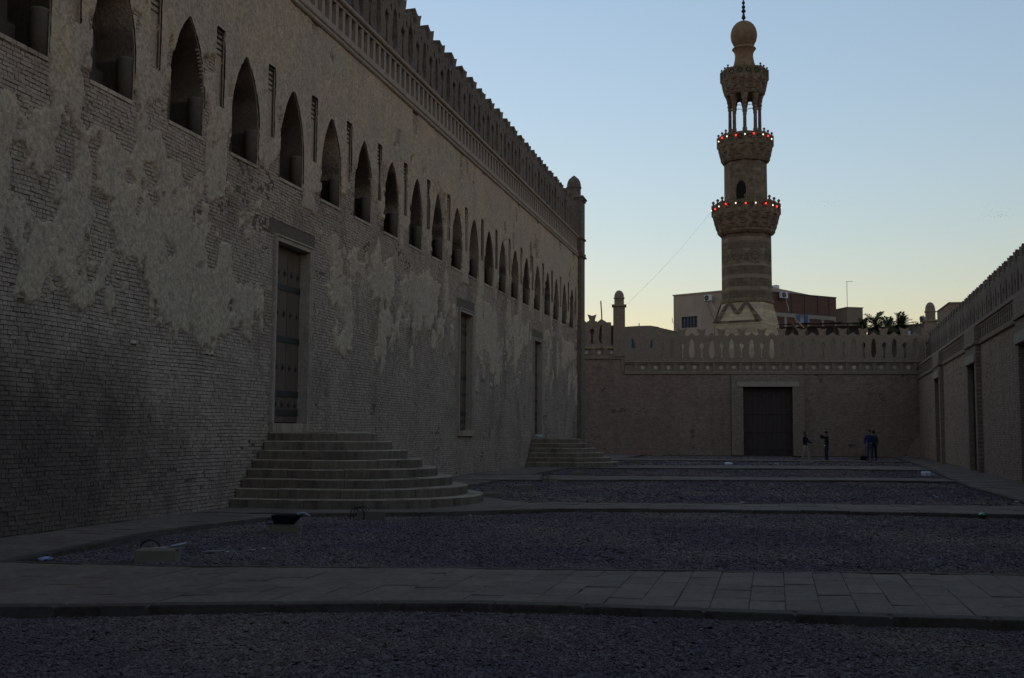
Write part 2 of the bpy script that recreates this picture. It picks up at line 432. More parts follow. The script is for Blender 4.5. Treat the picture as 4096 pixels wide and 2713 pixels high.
def open_m(zc):
    o = []
    h = float(arch_hw(zc))
    if h > 0: o += [(x - h, x + h) for x in WINX]
    if NZ0 < zc < NZ1: o += [(x - NHW, x + NHW) for x in NICHX]
    for a, b, z0 in DOORS:
        if z0 - 0.2 < zc < DTOP: o.append((a, b))
        elif DTOP <= zc < 6.40: o.append((a - 0.24, b + 0.22))
    return o

def cover(u, z):
    """plaster cover: > 0 where the plaster still holds"""
    f = fbm(u * 0.7, z * 0.5, 3, 5, 0.6); g = fbm(u * 1.9, z * 1.35, 9, 5, 0.6); k = fbm(u * 0.2, z * 0.25, 21, 3)
    s = fbm(u * 3.2, z * 0.35, 61, 3); e = fbm(u * 7.0, z * 4.0, 63, 3, 0.6)
    low = 4.75 + 1.0 * k - 0.5 * np.exp(-((u - 19.5) / 3.2) ** 2) - 0.9 * np.clip((u - 28) / 30, 0, 1)
    m_low = np.clip((z - low) * 0.45, -1.6, 0.08) + 1.05 * f + 0.9 * g + 0.22 * s + 0.22 * e
    m_high = 0.50 + 1.05 * f + 0.60 * g + 0.12 * e
    t = np.clip((z - 7.3) / 0.9, 0, 1)
    m = m_low * (1 - t) + m_high * t
    for x in WINX:                              # bare courses below each sill, ragged jambs
        m = m - 1.1 * np.exp(-np.clip(np.abs(u - x) - 0.5, 0, 9) ** 2 * 18) * ((z > 6.55 + 0.35 * g) & (z < 7.5)) * (1 + g)
        m = m - 0.5 * np.exp(-((np.abs(u - x) - 0.66) / 0.14) ** 2) * ((z > 7.5) & (z < 9.0)) * (g > -0.05)
    for a, b, z0 in DOORS:
        m = m - 1.5 * ((u > a - 0.45) & (u < b + 0.4) & (z < 6.85 + 0.3 * f))
    return m

def keep_bricks(u, z): return (cover(u, z) < 0.2) | (z < 4)
Bm = lay_bricks(BRX0, WALL_X1, (0.0, 11.66), open_m, 0.071, 0.16, 5, wave=0.05, keep=keep_bricks)
toM = lambda P: np.stack([-11.0 - P[:, 1], P[:, 0], P[:, 2]], 1)
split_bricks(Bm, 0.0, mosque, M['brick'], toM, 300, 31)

# core of the wall (mortar beds between the bricks) with every opening cut through
holes = [arch_loop(x) for x in WINX] + [[(a, z0 - 0.2), (b, z0 - 0.2), (b, DTOP), (a, DTOP)] for a, b, z0 in DOORS]
holes += [[(x - NHW, NZ0), (x + NHW, NZ0), (x + NHW, NZ1), (x - NHW, NZ1)] for x in NICHX]
mb = MB(); extrude2d(mb, [[(WALL_X0, -0.4), (WALL_X1 + 0.2, -0.4), (WALL_X1 + 0.2, 12.0), (WALL_X0, 12.0)]] + holes, 0.014, 1.0)
mb.box(WALL_X0, WALL_X1 + 0.2, 0.21, 0.99, 12.001, 12.9)
mb.box(WALL_X0, WALL_X1, 1.0, 1.3, -0.4, 12.85)
mb.build('mortar_core', M['mortar'], mosque)

# plaster: a sheet whose thickness follows the cover, sinking behind the bricks where it has fallen off
us = [12.5]
while us[-1] < WALL_X1: us.append(us[-1] + max(0.024, 0.0021 * us[-1]))
us = np.array([BRX0 + (12.5 - BRX0) * k / 40 for k in range(40)] + us); us[-1] = WALL_X1
zs = np.concatenate([np.arange(3.1, SILL, 0.042), np.arange(SILL, 11.70, 0.042), [11.70]])
U, Z = np.meshgrid(us, zs)
inside = np.zeros(U.shape, bool)
H = arch_hw(Z[:, 0])
for x in WINX:
    for j in np.nonzero(H > 0)[0]:
        h = H[j]; d = U[j] - x
        step = np.gradient(us)
        near = (np.abs(d) < h) & (np.abs(d) > h - step * 1.01)
        U[j, near] = x + np.sign(d[near]) * h
        inside[j] |= (np.abs(d) < h) & ~near
for x in NICHX:
    rows = (Z[:, 0] > NZ0) & (Z[:, 0] < NZ1)
    for j in np.nonzero(rows)[0]:
        d = U[j] - x; step = np.gradient(us)
        near = (np.abs(d) < NHW) & (np.abs(d) > NHW - step * 1.01)
        U[j, near] = x + np.sign(d[near]) * NHW
        inside[j] |= (np.abs(d) < NHW) & ~near
for a, b, z0 in DOORS:
    inside |= (U > a + 0.02) & (U < b - 0.02) & (Z < DTOP) & (Z > z0)
    inside |= (U > a - 0.22) & (U < b + 0.2) & (Z < 6.39) & (Z > DTOP - 0.1)
CV = cover(U, Z)
T = np.clip(CV * 0.55 - 0.01, -0.05, 0.036 + 0.018 * fbm(U * 1.1, Z * 0.9, 77, 3)) + 0.014 * fbm(U * 4, Z * 2.6, 41, 5, 0.72) - 0.02 * np.clip(fbm(U * 9, Z * 6, 45, 3, 0.6) - 0.28, 0, 1) * (U < 45)
Y = -T
nu = len(us)
idx = np.arange(U.size).reshape(U.shape)
q = np.stack([idx[:-1, :-1], idx[:-1, 1:], idx[1:, 1:], idx[1:, :-1]], -1).reshape(-1, 4)
bad = inside.ravel(); okq = ~bad[q].any(1) & (T.ravel()[q].max(1) > -0.026)
q = q[okq]
use = np.unique(q); remap = np.zeros(U.size, np.int64); remap[use] = np.arange(len(use))
PV = np.stack([U.ravel(), Y.ravel(), Z.ravel()], 1)[use]
link('plaster', np_mesh('plaster', PV, remap[q], True), M['plaster'], mosque)

# windows: splayed lining, blocked back, a short engaged column at each jamb
def strip_mesh(mb, loop, y0, y1, scale=1.0, xc=0, zc=0):
    n = len(loop)
    vs = [(u, y0, z) for u, z in loop] + [(xc + (u - xc) * scale, y1, zc + (z - zc) * scale) for u, z in loop]
    return mb.add(vs, [(i, (i + 1) % n, (i + 1) % n + n, i + n) for i in range(n)])
wl = strip_mesh(MB(), arch_loop(0.0), -0.012, 0.80).mesh('window', True)
bp = MB(); extrude2d(bp, [[(u * 1.02, z) for u, z in arch_loop(0.0)]], 0.78, 0.9); bpm = bp.mesh('back_panel')
blk = MB()
for k, (a, b) in enumerate([(-0.64, -0.16), (-0.14, 0.24), (0.26, 0.64)]):
    blk.cbox(a, b, 0.62, 0.77, SILL, 7.98, 0.02)
bkm = blk.mesh('blocking')
cl = MB().lathe([(0.135, SILL), (0.135, 8.10), (0.143, 8.12), (0.143, 8.17)], 14); clm = cl.mesh('engaged_column', True)
stl = MB()
for k in range(5): stl.cbox(-0.64 + k * 0.256 + 0.006, -0.64 + (k + 1) * 0.256 - 0.006, -0.02, 0.5, SILL - 0.075, SILL, 0.012)
slm = stl.mesh('sill_course')
for i, x in enumerate(WINX):
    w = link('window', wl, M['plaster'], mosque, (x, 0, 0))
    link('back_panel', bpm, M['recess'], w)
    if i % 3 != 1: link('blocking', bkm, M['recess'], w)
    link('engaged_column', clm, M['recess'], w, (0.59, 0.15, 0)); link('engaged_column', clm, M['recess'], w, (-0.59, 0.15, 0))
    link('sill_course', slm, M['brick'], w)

# niches between the windows, each with a ribbed hood
nm = strip_mesh(MB(), [(-NHW, NZ0), (NHW, NZ0), (NHW, NZ1), (-NHW, NZ1)], -0.01, 0.06)
nm.box(-NHW - 0.01, NHW + 0.01, 0.055, 0.2, NZ0 - 0.01, NZ1 + 0.01)
nmm = nm.mesh('niche')
hoods = []
for v in range(3):
    rr = random.Random(v); hd = MB()
    for k in range(5):
        z = 9.27 + 0.115 * k
        hd.add([(-NHW, 0.09, z), (NHW, 0.09, z), (NHW, 0.09, z + 0.06), (-NHW, 0.09, z + 0.06), (-NHW, 0.035 - 0.009 * k, z + 0.02), (NHW, 0.035 - 0.009 * k, z + 0.035), (NHW, 0.055 - 0.008 * k, z + 0.06), (-NHW, 0.055 - 0.008 * k, z + 0.06)],
               [(0, 1, 5, 4), (4, 5, 6, 7), (7, 6, 2, 3), (0, 4, 7, 3), (1, 2, 6, 5)])
    for k in range(4):
        a = -NHW + k * NHW / 2; t = rr.uniform(0.03, 0.16)
        hd.add([(a, 0.03, NZ1 - 0.01), (a + NHW / 2, 0.03, NZ1 - 0.01), (a + NHW / 4, 0.06, NZ1 - 0.06 - t), (a, 0.09, NZ1 - 0.01), (a + NHW / 2, 0.09, NZ1 - 0.01)], [(0, 1, 2), (0, 2, 3), (1, 4, 2), (0, 3, 4, 1)])
    hoods.append(hd.mesh('ribbed_hood'))
for i, x in enumerate(NICHX):
    n_ = link('niche', nmm, M['plaster'], mosque, (x, 0, 0))
    link('ribbed_hood', hoods[i % 3], M['recess'], n_)

# studded doors
plank_w = 0.345
for di, (a, b, z0) in enumerate(DOORS):
    fr = MB()
    for (p, q_) in ((a, a + 0.15), (b - 0.13, b)):
        fr.cbox(p, q_, -0.05, 0.35, z0, DTOP - 0.15, 0.001)
        roll(fr, 0, 0, 0, 0, 0) if False else None
    fr.cbox(a, b, -0.05, 0.35, DTOP - 0.15, DTOP, 0.001)
    for x in (a + 0.03, b - 0.03): fr.tube([(x, -0.055, z0), (x, -0.055, DTOP - 0.03)], 0.028, 8)
    fr.tube([(a + 0.03, -0.055, DTOP - 0.03), (b - 0.03, -0.055, DTOP - 0.03)], 0.028, 8)
    door = fr.build('doorway', M['trim'], mosque)
    MB().cbox(a - 0.235, b + 0.215, 0.025, 0.3, DTOP + 0.005, 6.385, 0.004).build('lintel', M['trim'], door)
    MB().cbox(a + 0.02, b + 0.02, -0.09, 0.5, z0 - 0.2, z0, 0.012).build('threshold', M['lime'], door)
    xa, xb = a + 0.15, b - 0.13
    zt = DTOP - 0.15; n = 5; pw = (xb - xa) / n
    for k in range(n):
        MB().cbox(xa + k * pw + 0.006, xa + (k + 1) * pw - 0.006, 0.215 + random.uniform(-.006, .006), 0.28, z0 + 0.03, zt, 0.001).build('door_plank', M['wood'], door)
    rows = [4.95, 3.73, 2.45, z0 + 0.26]
    if di == 1: rows = [5.25, 3.55, 2.25]
    for z in rows:
        MB().cbox(xa + 0.01, xb - 0.01, 0.195, 0.22, z - 0.07, z + 0.07, 0.004).build('iron_band', M['iron'], door)
    st = MB(); st.add([(-0.045, 0, 0), (0, 0, -0.1), (0.045, 0, 0), (0, 0, 0.1), (0, -0.06, 0)], [(0, 1, 4), (1, 2, 4), (2, 3, 4), (3, 0, 4)])
    stm = st.mesh('door_stud')
    for z in ([5.28, 4.33, 3.07, 2.2] if di != 1 else [5.5, 4.5, 2.95, 1.95]):
        for k in range(n): link('door_stud', stm, M['iron'], door, (xa + (k + 0.5) * pw, 0.213, z))
    MB().box(xa, xb, 0.30, 0.34, z0, zt).build('door_back', M['void'], door)

# cornice mouldings, frieze of bars and panels, cresting
cb = MB()
for z, r in ((11.76, 0.075), (11.91, 0.06)): roll(cb, WALL_X0, WALL_X1, -0.03, z, r, 10)
cb.box(WALL_X0, WALL_X1, -0.055, 0.1, 11.95, 12.07)
cb.build('cornice', M['trim'], mosque)
MB().box(WALL_X0, WALL_X1, 0.13, 0.2, 12.02, 12.75).build('frieze_panel', M['crest'], mosque)
fb = MB().cbox(-0.085, 0.085, -0.03, 0.14, 12.07, 12.70, 0.01).mesh('frieze_bar')
fb2 = MB().cbox(-0.05, 0.05, 0.03, 0.09, 12.07, 12.5, 0.01).mesh('frieze_slot')
x = WALL_X0 + 0.3
while x < WALL_X1 - 0.2:
    link('frieze_bar', fb, M['trim'], mosque, (x + random.uniform(-.012, .012), 0, 0))
    x += 0.455
uc = MB(); uc.box(WALL_X0, WALL_X1, -0.04, 0.3, 12.70, 12.80); roll(uc, WALL_X0, WALL_X1, -0.06, 12.86, 0.075, 10)
uc.build('cornice', M['trim'], mosque)
MB().box(WALL_X0, WALL_X1, 0.0, 0.5, 12.90, 12.99).build('coping', M['trim'], mosque)
mer = [merlon_mesh('m%d' % k, 0.935, 0.55) for k in range(7)]
x = 60.9 - 1.40 * 42
k = 0
while x < 62.0:
    link('merlon', mer[k * 3 % 7], M['crest'], mosque, (x, random.uniform(0.0, 0.05), 12.97 + random.uniform(-.02, .02))); x += 1.40; k += 1

# corner pier with its domed cap
pm = MB(); pm.box(62.45, 63.6, -0.25, 0.85, -0.4, 15.2)
pier = pm.build('corner_pier', M['crest'], mosque)
pc = MB()
for z, o in ((11.74, 0.10), (11.90, 0.06), (12.80, 0.07), (15.08, 0.06), (15.20, 0.12)):
    pc.cbox(62.45 - o, 63.6 + o, -0.25 - o, 0.85 + o, z, z + 0.12, 0.03)
pc.build('string_course', M['crest'], pier)
dm = [(0.41, 15.32), (0.41, 15.86), (0.45, 15.88), (0.45, 15.95), (0.42, 15.98), (0.41, 16.1), (0.37, 16.28), (0.28, 16.44), (0.14, 16.56), (0.015, 16.66)]
MB().lathe(dm, 20, cx=63.02, cy=0.3).build('dome_cap', M['crest'], pier, smooth=False)
MB().box(0, 32, 0, 1.0, -0.4, 12.9).build('return_wall', M['court_trim'], mosque, (63.5, 0.84, 0), rz=R(90))

# ------------------------------------------------------------------ far wall with the gate, and the low side wall
def wall_matrix(o, u):
    u = Vector((u[0], u[1], 0)).normalized(); y = Vector((-u.y, u.x, 0))
    return Matrix(((u.x, y.x, 0, o[0]), (u.y, y.y, 0, o[1]), (0, 0, 1, 0), (0, 0, 0, 1)))
def to_world_fn(mw):
    A = np.array(mw)
    return lambda P: P @ A[:3, :3].T + A[:3, 3]
bay_out = 0.20
M['pale'] = mat('pale_roundel', (0.62, 0.50, 0.36), (0.34, 0.26, 0.18), nscale=0.9, amount=0.5, bump=0.2, wpos=True)

def gate_bay(wall, xc, w_open, w_bay, h_open, h_bay, mtl, leaf=True, seed=1):
    """projecting brick frame with a recessed timber gate and a flat lintel"""
    a, b = xc - w_bay / 2, xc + w_bay / 2; p, q = xc - w_open / 2, xc + w_open / 2
    fr = MB(); extrude2d(fr, [[(a, 0), (p, 0), (p, h_open), (q, h_open), (q, 0), (b, 0), (b, h_bay), (a, h_bay)]], -bay_out, 0.02)
    extrude2d(fr, [[(p - 0.02, 0), (p, 0), (p, h_open), (q, h_open), (q, 0), (q + 0.02, 0), (q + 0.02, h_open + 0.02), (p - 0.02, h_open + 0.02)]], 0.02, 0.6)
    bay = fr.build('gate_bay', M['court_trim'], wall)
    MB().cbox(xc - w_open / 2 - 0.42, xc + w_open / 2 + 0.42, -bay_out - 0.07, -bay_out + 0.05, h_open + 0.02, h_open + 0.36, 0.003).build('lintel', M['trim'], bay)
    n = max(4, int(w_open / 0.34)); pw = (w_open - 0.06) / n
    lf = MB().box(p, q, 0.42, 0.46, 0.0, h_open).build('gate_leaf', M['wood_dark'], wall)
    for k in range(n):
        MB().cbox(p + 0.03 + k * pw + 0.006, p + 0.03 + (k + 1) * pw - 0.006, 0.34 + 0.012 * (k % 2), 0.415, 0.04, h_open - 0.03, 0.002).build('gate_board', M['wood_dark'], lf)
    for z in (0.5, h_open * 0.36, h_open * 0.62, h_open - 0.5):
        MB().cbox(p + 0.04, q - 0.04, 0.305, 0.34, z - 0.09, z + 0.09, 0.004).build('gate_rail', M['wood_dark'], lf)
    if w_open > 3:
        MB().cbox(xc - 0.06, xc + 0.06, 0.29, 0.345, 0.05, h_open - 0.03, 0.004).build('gate_rail', M['wood_dark'], lf)
    return bay

far = empty('gate_wall'); far.matrix_world = wall_matrix((9.8, 81.0), (1, 0.12))
tag(far, 'low brick wall with a dark timber gate and openwork cresting below the minaret', 'wall')
FX0, FX1 = -40.0, 1.4
STEP = -20.35
def open_f(zc):
    o = [(-12.86, -7.77)]
    if zc > 5.68: o.append((STEP, FX1))
    return o
Bf = lay_bricks(-24.5, FX1, (0.0, 6.82), open_f, 0.088, 0.26, 8, wave=0.02)
split_bricks(Bf, 0.0, far, M['court_brick'], to_world_fn(far.matrix_world), 300, 33)
mb = MB()
extrude2d(mb, [[(FX0, -0.3), (FX1, -0.3), (FX1, 5.74), (STEP, 5.74), (STEP, 6.83), (FX0, 6.83)], [(-12.02, 0.0), (-8.60, 0.0), (-8.60, 4.82), (-12.02, 4.82)]], 0.012, 0.9)
mb.box(STEP + 0.003, FX1, 0.21, 0.89, 5.742, 6.5); mb.box(FX0, STEP, 0.21, 0.89, 6.832, 7.6)
mb.build('mortar_core', M['mortar'], far)
gate_bay(far, -10.31, 3.42, 5.05, 4.82, 5.68, M['court_trim'])

def crowning(wall, x0, x1, z, mtl, panel_w=0.92, bar=0.24, drums=True, inset=0.02, merlons=True, phase=0.0, alt=()):
    """two rolls, a frieze of square panels with roundels, a coping and the openwork merlons; z = underside"""
    c = MB()
    roll(c, x0, x1, -0.03, z + 0.07, 0.065, 8); roll(c, x0, x1, -0.015, z + 0.165, 0.045, 8)
    c.box(x0, x1, -0.03, 0.1, z + 0.20, z + 0.235)
    c.build('cornice', mtl, wall)
    MB().box(x0, x1, 0.09, 0.2, z + 0.2, z + 0.82).build('frieze_panel', mtl, wall)
    fbm_ = MB().cbox(-bar / 2, bar / 2, -0.02, 0.1, 0.235, 0.78, 0.008).mesh('frieze_bar')
    rdm = MB().lathe([(0.14, -0.03), (0.14, 0.02), (0.118, 0.03), (0.118, 0.005)], 14, caps=False); rdm.lathe([(0.117, -0.03), (0.117, 0.008)], 14)
    rdm.v = [(v[0], -v[2] + 0.075, v[1] + 0.50) for v in rdm.v]
    rdme = rdm.mesh('roundel')
    x = x0 + ((phase - x0) % panel_w); xs = []
    while x < x1: xs.append(x); x += panel_w
    for x in xs:
        if x0 + bar / 2 < x < x1 - bar / 2: link('frieze_bar', fbm_, mtl, wall, (x, 0, z))
        if drums and x + panel_w / 2 < x1: link('roundel', rdme, M['pale'], wall, (x + panel_w / 2, 0, z))
    c = MB(); c.box(x0, x1, -0.02, 0.5, z + 0.78, z + 0.84); roll(c, x0, x1, -0.03, z + 0.90, 0.06, 8); c.box(x0, x1, -0.01, 1.0, z + 0.95, z + 1.06)
    c.build('coping', mtl, wall)

crowning(far, STEP + 0.02, FX1 - 0.4, 5.70, M['court_trim'], phase=-19.51)
crowning(far, -24.5, STEP - 0.0, 6.79, M['court_trim'], phase=-21.7)
cor = MB(); cor.tube([(STEP - 0.16, -0.03, 6.86), (STEP - 0.16, -0.03, 5.80)], 0.065, 8); cor.tube([(STEP - 0.06, -0.015, 6.9), (STEP - 0.06, -0.015, 5.86)], 0.045, 8)
cor.build('cornice', M['court_trim'], far)
fm = [merlon_mesh('f%d' % k, 1.0, 0.26) for k in range(5)]
k = 0; x = -16.25 - 1.4 * 2
while x < 1.0:
    mo = link('merlon', fm[k * 2 % 5], M['court_trim'], far, (x, 0.02, 6.76)); x += 1.40; k += 1
for x in (-22.67, -24.07): link('merlon', fm[k * 2 % 5], M['court_trim'], far, (x, 0.02, 7.82)); k += 1
hm = MB(); hm.box(-21.97, -21.3, 0.02, 0.44, 7.85, 9.2, 0.01); hm.add([(-21.97, 0.02, 9.2), (-21.3, 0.02, 9.2), (-21.97, 0.02, 9.72), (-21.6, 0.02, 9.48), (-21.3, 0.02, 9.48), (-21.97, 0.44, 9.2), (-21.3, 0.44, 9.2), (-21.97, 0.44, 9.72), (-21.6, 0.44, 9.48), (-21.3, 0.44, 9.48)],
    [(0, 1, 4, 3, 2), (5, 7, 8, 9, 6), (2, 3, 8, 7), (3, 4, 9, 8), (4, 1, 6, 9), (0, 2, 7, 5)])
hm.build('merlon', M['court_trim'], far)
MB().box(-25.0, -21.15, 0.5, 0.7, 7.85, 9.3).build('backing_wall', M['court_trim'], far)

def domed_pier(wall, xc, yc, zb, zl, ztop, half, r):
    m_ = MB(); m_.box(xc - half, xc + half, yc - half, yc + half, zb, zl)
    p_ = m_.build('domed_pier', M['court_trim'], wall)
    MB().cbox(xc - half - 0.1, xc + half + 0.1, yc - half - 0.1, yc + half + 0.1, zl, zl + 0.13, 0.02).build('string_course', M['court_trim'], p_)
    h = ztop - zl - 0.13
    prof = [(r, zl + 0.13), (r, zl + 0.13 + h * 0.42), (r + 0.06, zl + 0.13 + h * 0.44), (r + 0.06, zl + 0.13 + h * 0.49), (r, zl + 0.13 + h * 0.51), (r * 0.99, zl + 0.13 + h * 0.62), (r * 0.88, zl + 0.13 + h * 0.78), (r * 0.62, zl + 0.13 + h * 0.92), (r * 0.3, zl + 0.13 + h * 0.985), (0.03, ztop)]
    MB().lathe(prof, 20, cx=xc, cy=yc).build('dome_cap', M['court_trim'], p_)
    return p_
domed_pier(far, -20.72, 0.30, 7.0, 10.62, 11.82, 0.42, 0.35)

side = empty('side_wall'); side.matrix_world = wall_matrix((8.3 - 0.042 * 45, 0.0), (-0.042, -1))
tag(side, 'low brick side wall with three recessed doors in projecting frames opposite the plastered wall', 'wall')
SX0, SX1 = -82.6, 26.0
BAYS = [(-66.5, 2.3, 3.5, 4.72), (-51.3, 2.35, 3.4, 4.62), (-37.9, 2.35, 3.4, 4.55), (-22.5, 2.35, 3.4, 4.55)]
def open_s(zc): return [(x - wb / 2, x + wb / 2) for x, wo, wb, h in BAYS]
Bs = lay_bricks(-82.0, -28.0, (0.0, 5.35), open_s, 0.088, 0.25, 14, wave=0.03)
split_bricks(Bs, 0.0, side, M['court_brick'], to_world_fn(side.matrix_world), 300, 35)
mb = MB()
extrude2d(mb, [[(SX0, -0.3), (SX1, -0.3), (SX1, 5.4), (SX0, 5.4)]] + [[(x - wo / 2, 0), (x + wo / 2, 0), (x + wo / 2, h), (x - wo / 2, h)] for x, wo, wb, h in BAYS], 0.012, 0.9)
mb.box(SX0, SX1, 0.902, 1.3, -0.3, 6.1); mb.box(SX0, SX1, 0.21, 0.9, 5.402, 6.1)
mb.build('mortar_core', M['mortar'], side)
for x, wo, wb, h in BAYS: gate_bay(side, x, wo, wb, h, 5.36, M['court_trim'])
crowning(side, SX0, SX1, 5.36, M['court_trim'], panel_w=0.5, bar=0.2, drums=False)
for x, wo, wb, h in BAYS:
    c = MB(); c.cbox(x - wb / 2 - 0.06, x + wb / 2 + 0.06, -0.28, 0.0, 5.38, 5.52, 0.02); c.cbox(x - wb / 2 - 0.02, x + wb / 2 + 0.02, -0.235, 0.0, 5.52, 6.14, 0.02)
    c.build('cornice', M['court_trim'], side)
sm = [merlon_mesh('s%d' % k, 0.98, 0.34) for k in range(5)]
k = 0; x = -81.5
while x < -20:
    link('merlon', sm[k * 2 % 5], M['crest'], side, (x, 0.72, 6.40)); x += 1.40; k += 1
MB().box(SX0, -19, 0.7, 1.2, 6.1, 6.42).build('coping', M['court_trim'], side)
domed_pier(side, -82.0, 0.95, 6.0, 9.45, 10.85, 0.38, 0.34)

# unseen end wall of the yard, added to block low sky light from behind
MB().box(0, 18.5, 0.0, 0.9, -0.3, 8.4).build('return_wall', M['court_trim'], side, (6.0, 0.4, 0), rz=-R(90))

# ------------------------------------------------------------------ ground: gravel beds between stone paths
def poly(pts): 
    xs = np.array([p[0] for p in pts]); ys = np.array([p[1] for p in pts])
    return lambda x: np.interp(x, xs, ys)
NEAR = [poly([(-11, 7.4), (-6.76, 8.68), (-4.67, 9.38), (-2.97, 9.98), (-2.15, 10.1), (0, 10.22), (2.06, 10.37), (9, 10.9)]),
        poly([(-11, 19.5), (-9.2, 19.65), (-8.8, 19.87), (-7.34, 20.48), (-5.79, 21.26), (-4.89, 22.55), (-2.04, 23.3), (1, 23.75), (4.8, 23.9), (9, 24.2)]),
        poly([(-11, 34.6), (-8.76, 35.5), (-4.89, 37.05), (1.65, 39.17), (4.95, 39.83), (9, 40.6)]),
        poly([(-11, 47.6), (-9.25, 48.2), (-1.09, 51.0), (5.39, 51.8), (9, 52.2)]),
        poly([(-11, 62.8), (-9, 63.4), (-3, 64.6), (5.6, 66), (9, 66.5)])]
FARE = [poly([(-11, 11.5), (-9.0, 11.75), (-6.69, 11.9), (-4.61, 12.46), (-1.43, 13.04), (2.77, 13.87), (9, 14.8)]),
        poly([(-11, 27.4), (-8.3, 27.1), (-7.35, 26.9), (-5.53, 24.75), (-2.77, 25.26), (0.55, 26.19), (3.84, 26.76), (9, 27.3)]),
        poly([(-11, 39.8), (-8.54, 40.1), (-3.54, 40.65), (1.77, 41.82), (5.97, 42.56), (9, 43.2)]),
        poly([(-11, 52.6), (-8.0, 53.2), (-1.19, 55.7), (7.2, 57.8), (9, 58)]),
        poly([(-11, 69.5), (-9, 69.3), (-1.45, 69.0), (5.6, 68.3), (9, 68)])]
XL = poly([(0, -9.2), (11.7, -9.0), (13.2, -9.17), (15.5, -9.4), (17.6, -9.27), (19.9, -8.8), (31, -8.79), (36, -8.76), (48, -8.95), (63, -9.0), (90, -9.0)])
XR = poly([(0, 5.7), (36, 5.76), (43, 6.13), (56, 6.98), (70, 7.6), (90, 8.0)])
WR = lambda y: 8.3 + 0.042 * (y - 45) + 0.0
TOP, PIT = 0.0, -0.06

gd = MB(); 
for (x0, x1, y0, y1) in ((-600, 600, -300, 900),): gd.quad((x0, y0, -0.34), (x1, y0, -0.34), (x1, y1, -0.34), (x0, y1, -0.34))
tag(gd.build('ground', mat('dusty_ground', (0.2, 0.17, 0.13), nscale=0.4)), kind='structure')

def grid_sheet(name, f, xs, ys, m):
    X, Y_ = np.meshgrid(xs, ys); Z_ = f(X, Y_)
    i = np.arange(X.size).reshape(X.shape)
    q = np.stack([i[:-1, :-1], i[:-1, 1:], i[1:, 1:], i[1:, :-1]], -1).reshape(-1, 4)
    return link(name, np_mesh(name, np.stack([X.ravel(), Y_.ravel(), Z_.ravel()], 1), q, True), m)
lump = lambda x, y: PIT - 0.015 + 0.03 * fbm(x * 0.5, y * 0.5, 91, 3) + 0.012 * fbm(x * 4, y * 4, 92, 2)
ysg = [1.0]
while ysg[-1] < 84: ysg.append(ysg[-1] + max(0.08, 0.006 * ysg[-1]))
tag(grid_sheet('gravel_bed', lump, np.arange(-11.6, 10.6, 0.16), np.array(ysg), M['gravel']), kind='structure')

# loose stones of the beds
def bed_of(x, y):
    """index of the gravel bed a point lies in, -1 on paving"""
    r = np.full(x.shape, -1)
    for k in range(6):
        lo = FARE[k - 1](x) if k else np.full(x.shape, -5.0)
        hi = NEAR[k](x) if k < 5 else np.full(x.shape, 77.0) + 0.12 * x
        ok = (y > lo + 0.02) & (y < hi - 0.02) & (x < XR(y) - 0.02)
        if k: ok &= x > XL(y) + 0.02
        r[ok] = k
    return r
def stones(n, x0, x1, y0, y1, s0, s1, seed, power=1.0):
    rg = np.random.default_rng(seed)
    x = rg.uniform(x0, x1, n); y = y0 + (y1 - y0) * rg.random(n) ** power
    k = bed_of(x, y) >= 0
    fr = np.abs((x - y * (-0.238)) / np.maximum(y, 1)) < 0.62       # only what lies within a wide view of the yard
    x, y = x[k & fr], y[k & fr]; n = len(x)
    s = rg.uniform(s0, s1, n) * np.exp(rg.normal(0, 0.28, n))
    base = np.array([(1, 0, 0), (0, 1, 0), (-1, 0, 0), (0, -1, 0), (0, 0, 1), (0, 0, -1)], float)
    V = base[None] * rg.uniform(0.55, 1.25, (n, 6, 1)) + rg.normal(0, 0.18, (n, 6, 3))
    V[:, :, 2] *= rg.uniform(0.35, 0.75, n)[:, None]
    a = rg.uniform(0, 6.28, n); t = rg.normal(0, 0.35, n)
    c, s_ = np.cos(t)[:, None], np.sin(t)[:, None]
    Vx = V[:, :, 0] * c + V[:, :, 2] * s_; Vz = -V[:, :, 0] * s_ + V[:, :, 2] * c
    c, s_ = np.cos(a)[:, None], np.sin(a)[:, None]
    W = np.stack([Vx * c - V[:, :, 1] * s_, Vx * s_ + V[:, :, 1] * c, Vz], -1) * s[:, None, None]
    W[:, :, 0] += x[:, None]; W[:, :, 1] += y[:, None]; W[:, :, 2] += (lump(x, y) + s * 0.22)[:, None]
    T_ = np.array([(0, 1, 4), (1, 2, 4), (2, 3, 4), (3, 0, 4), (1, 0, 5), (2, 1, 5), (3, 2, 5), (0, 3, 5)])
    return W.reshape(-1, 3), (np.arange(n)[:, None, None] * 6 + T_[None]).reshape(-1, 3)
sets = [stones(88000, -6.8, 3.6, 6.2, 10.5, 0.009, 0.018, 1), stones(120000, -9.4, 5.6, 11.7, 24, 0.012, 0.023, 2, 1.3), stones(52000, -9.2, 6.2, 24.5, 52, 0.024, 0.042, 3, 1.2), stones(9000, -9.2, 7.4, 52, 78, 0.04, 0.07, 4)]
off = 0; VV = []; TT = []
for v, t in sets: VV.append(v); TT.append(t + off); off += len(v)
tag(link('gravel', np_mesh('gravel', np.concatenate(VV), np.concatenate(TT)), M['gravel']), kind='stuff')

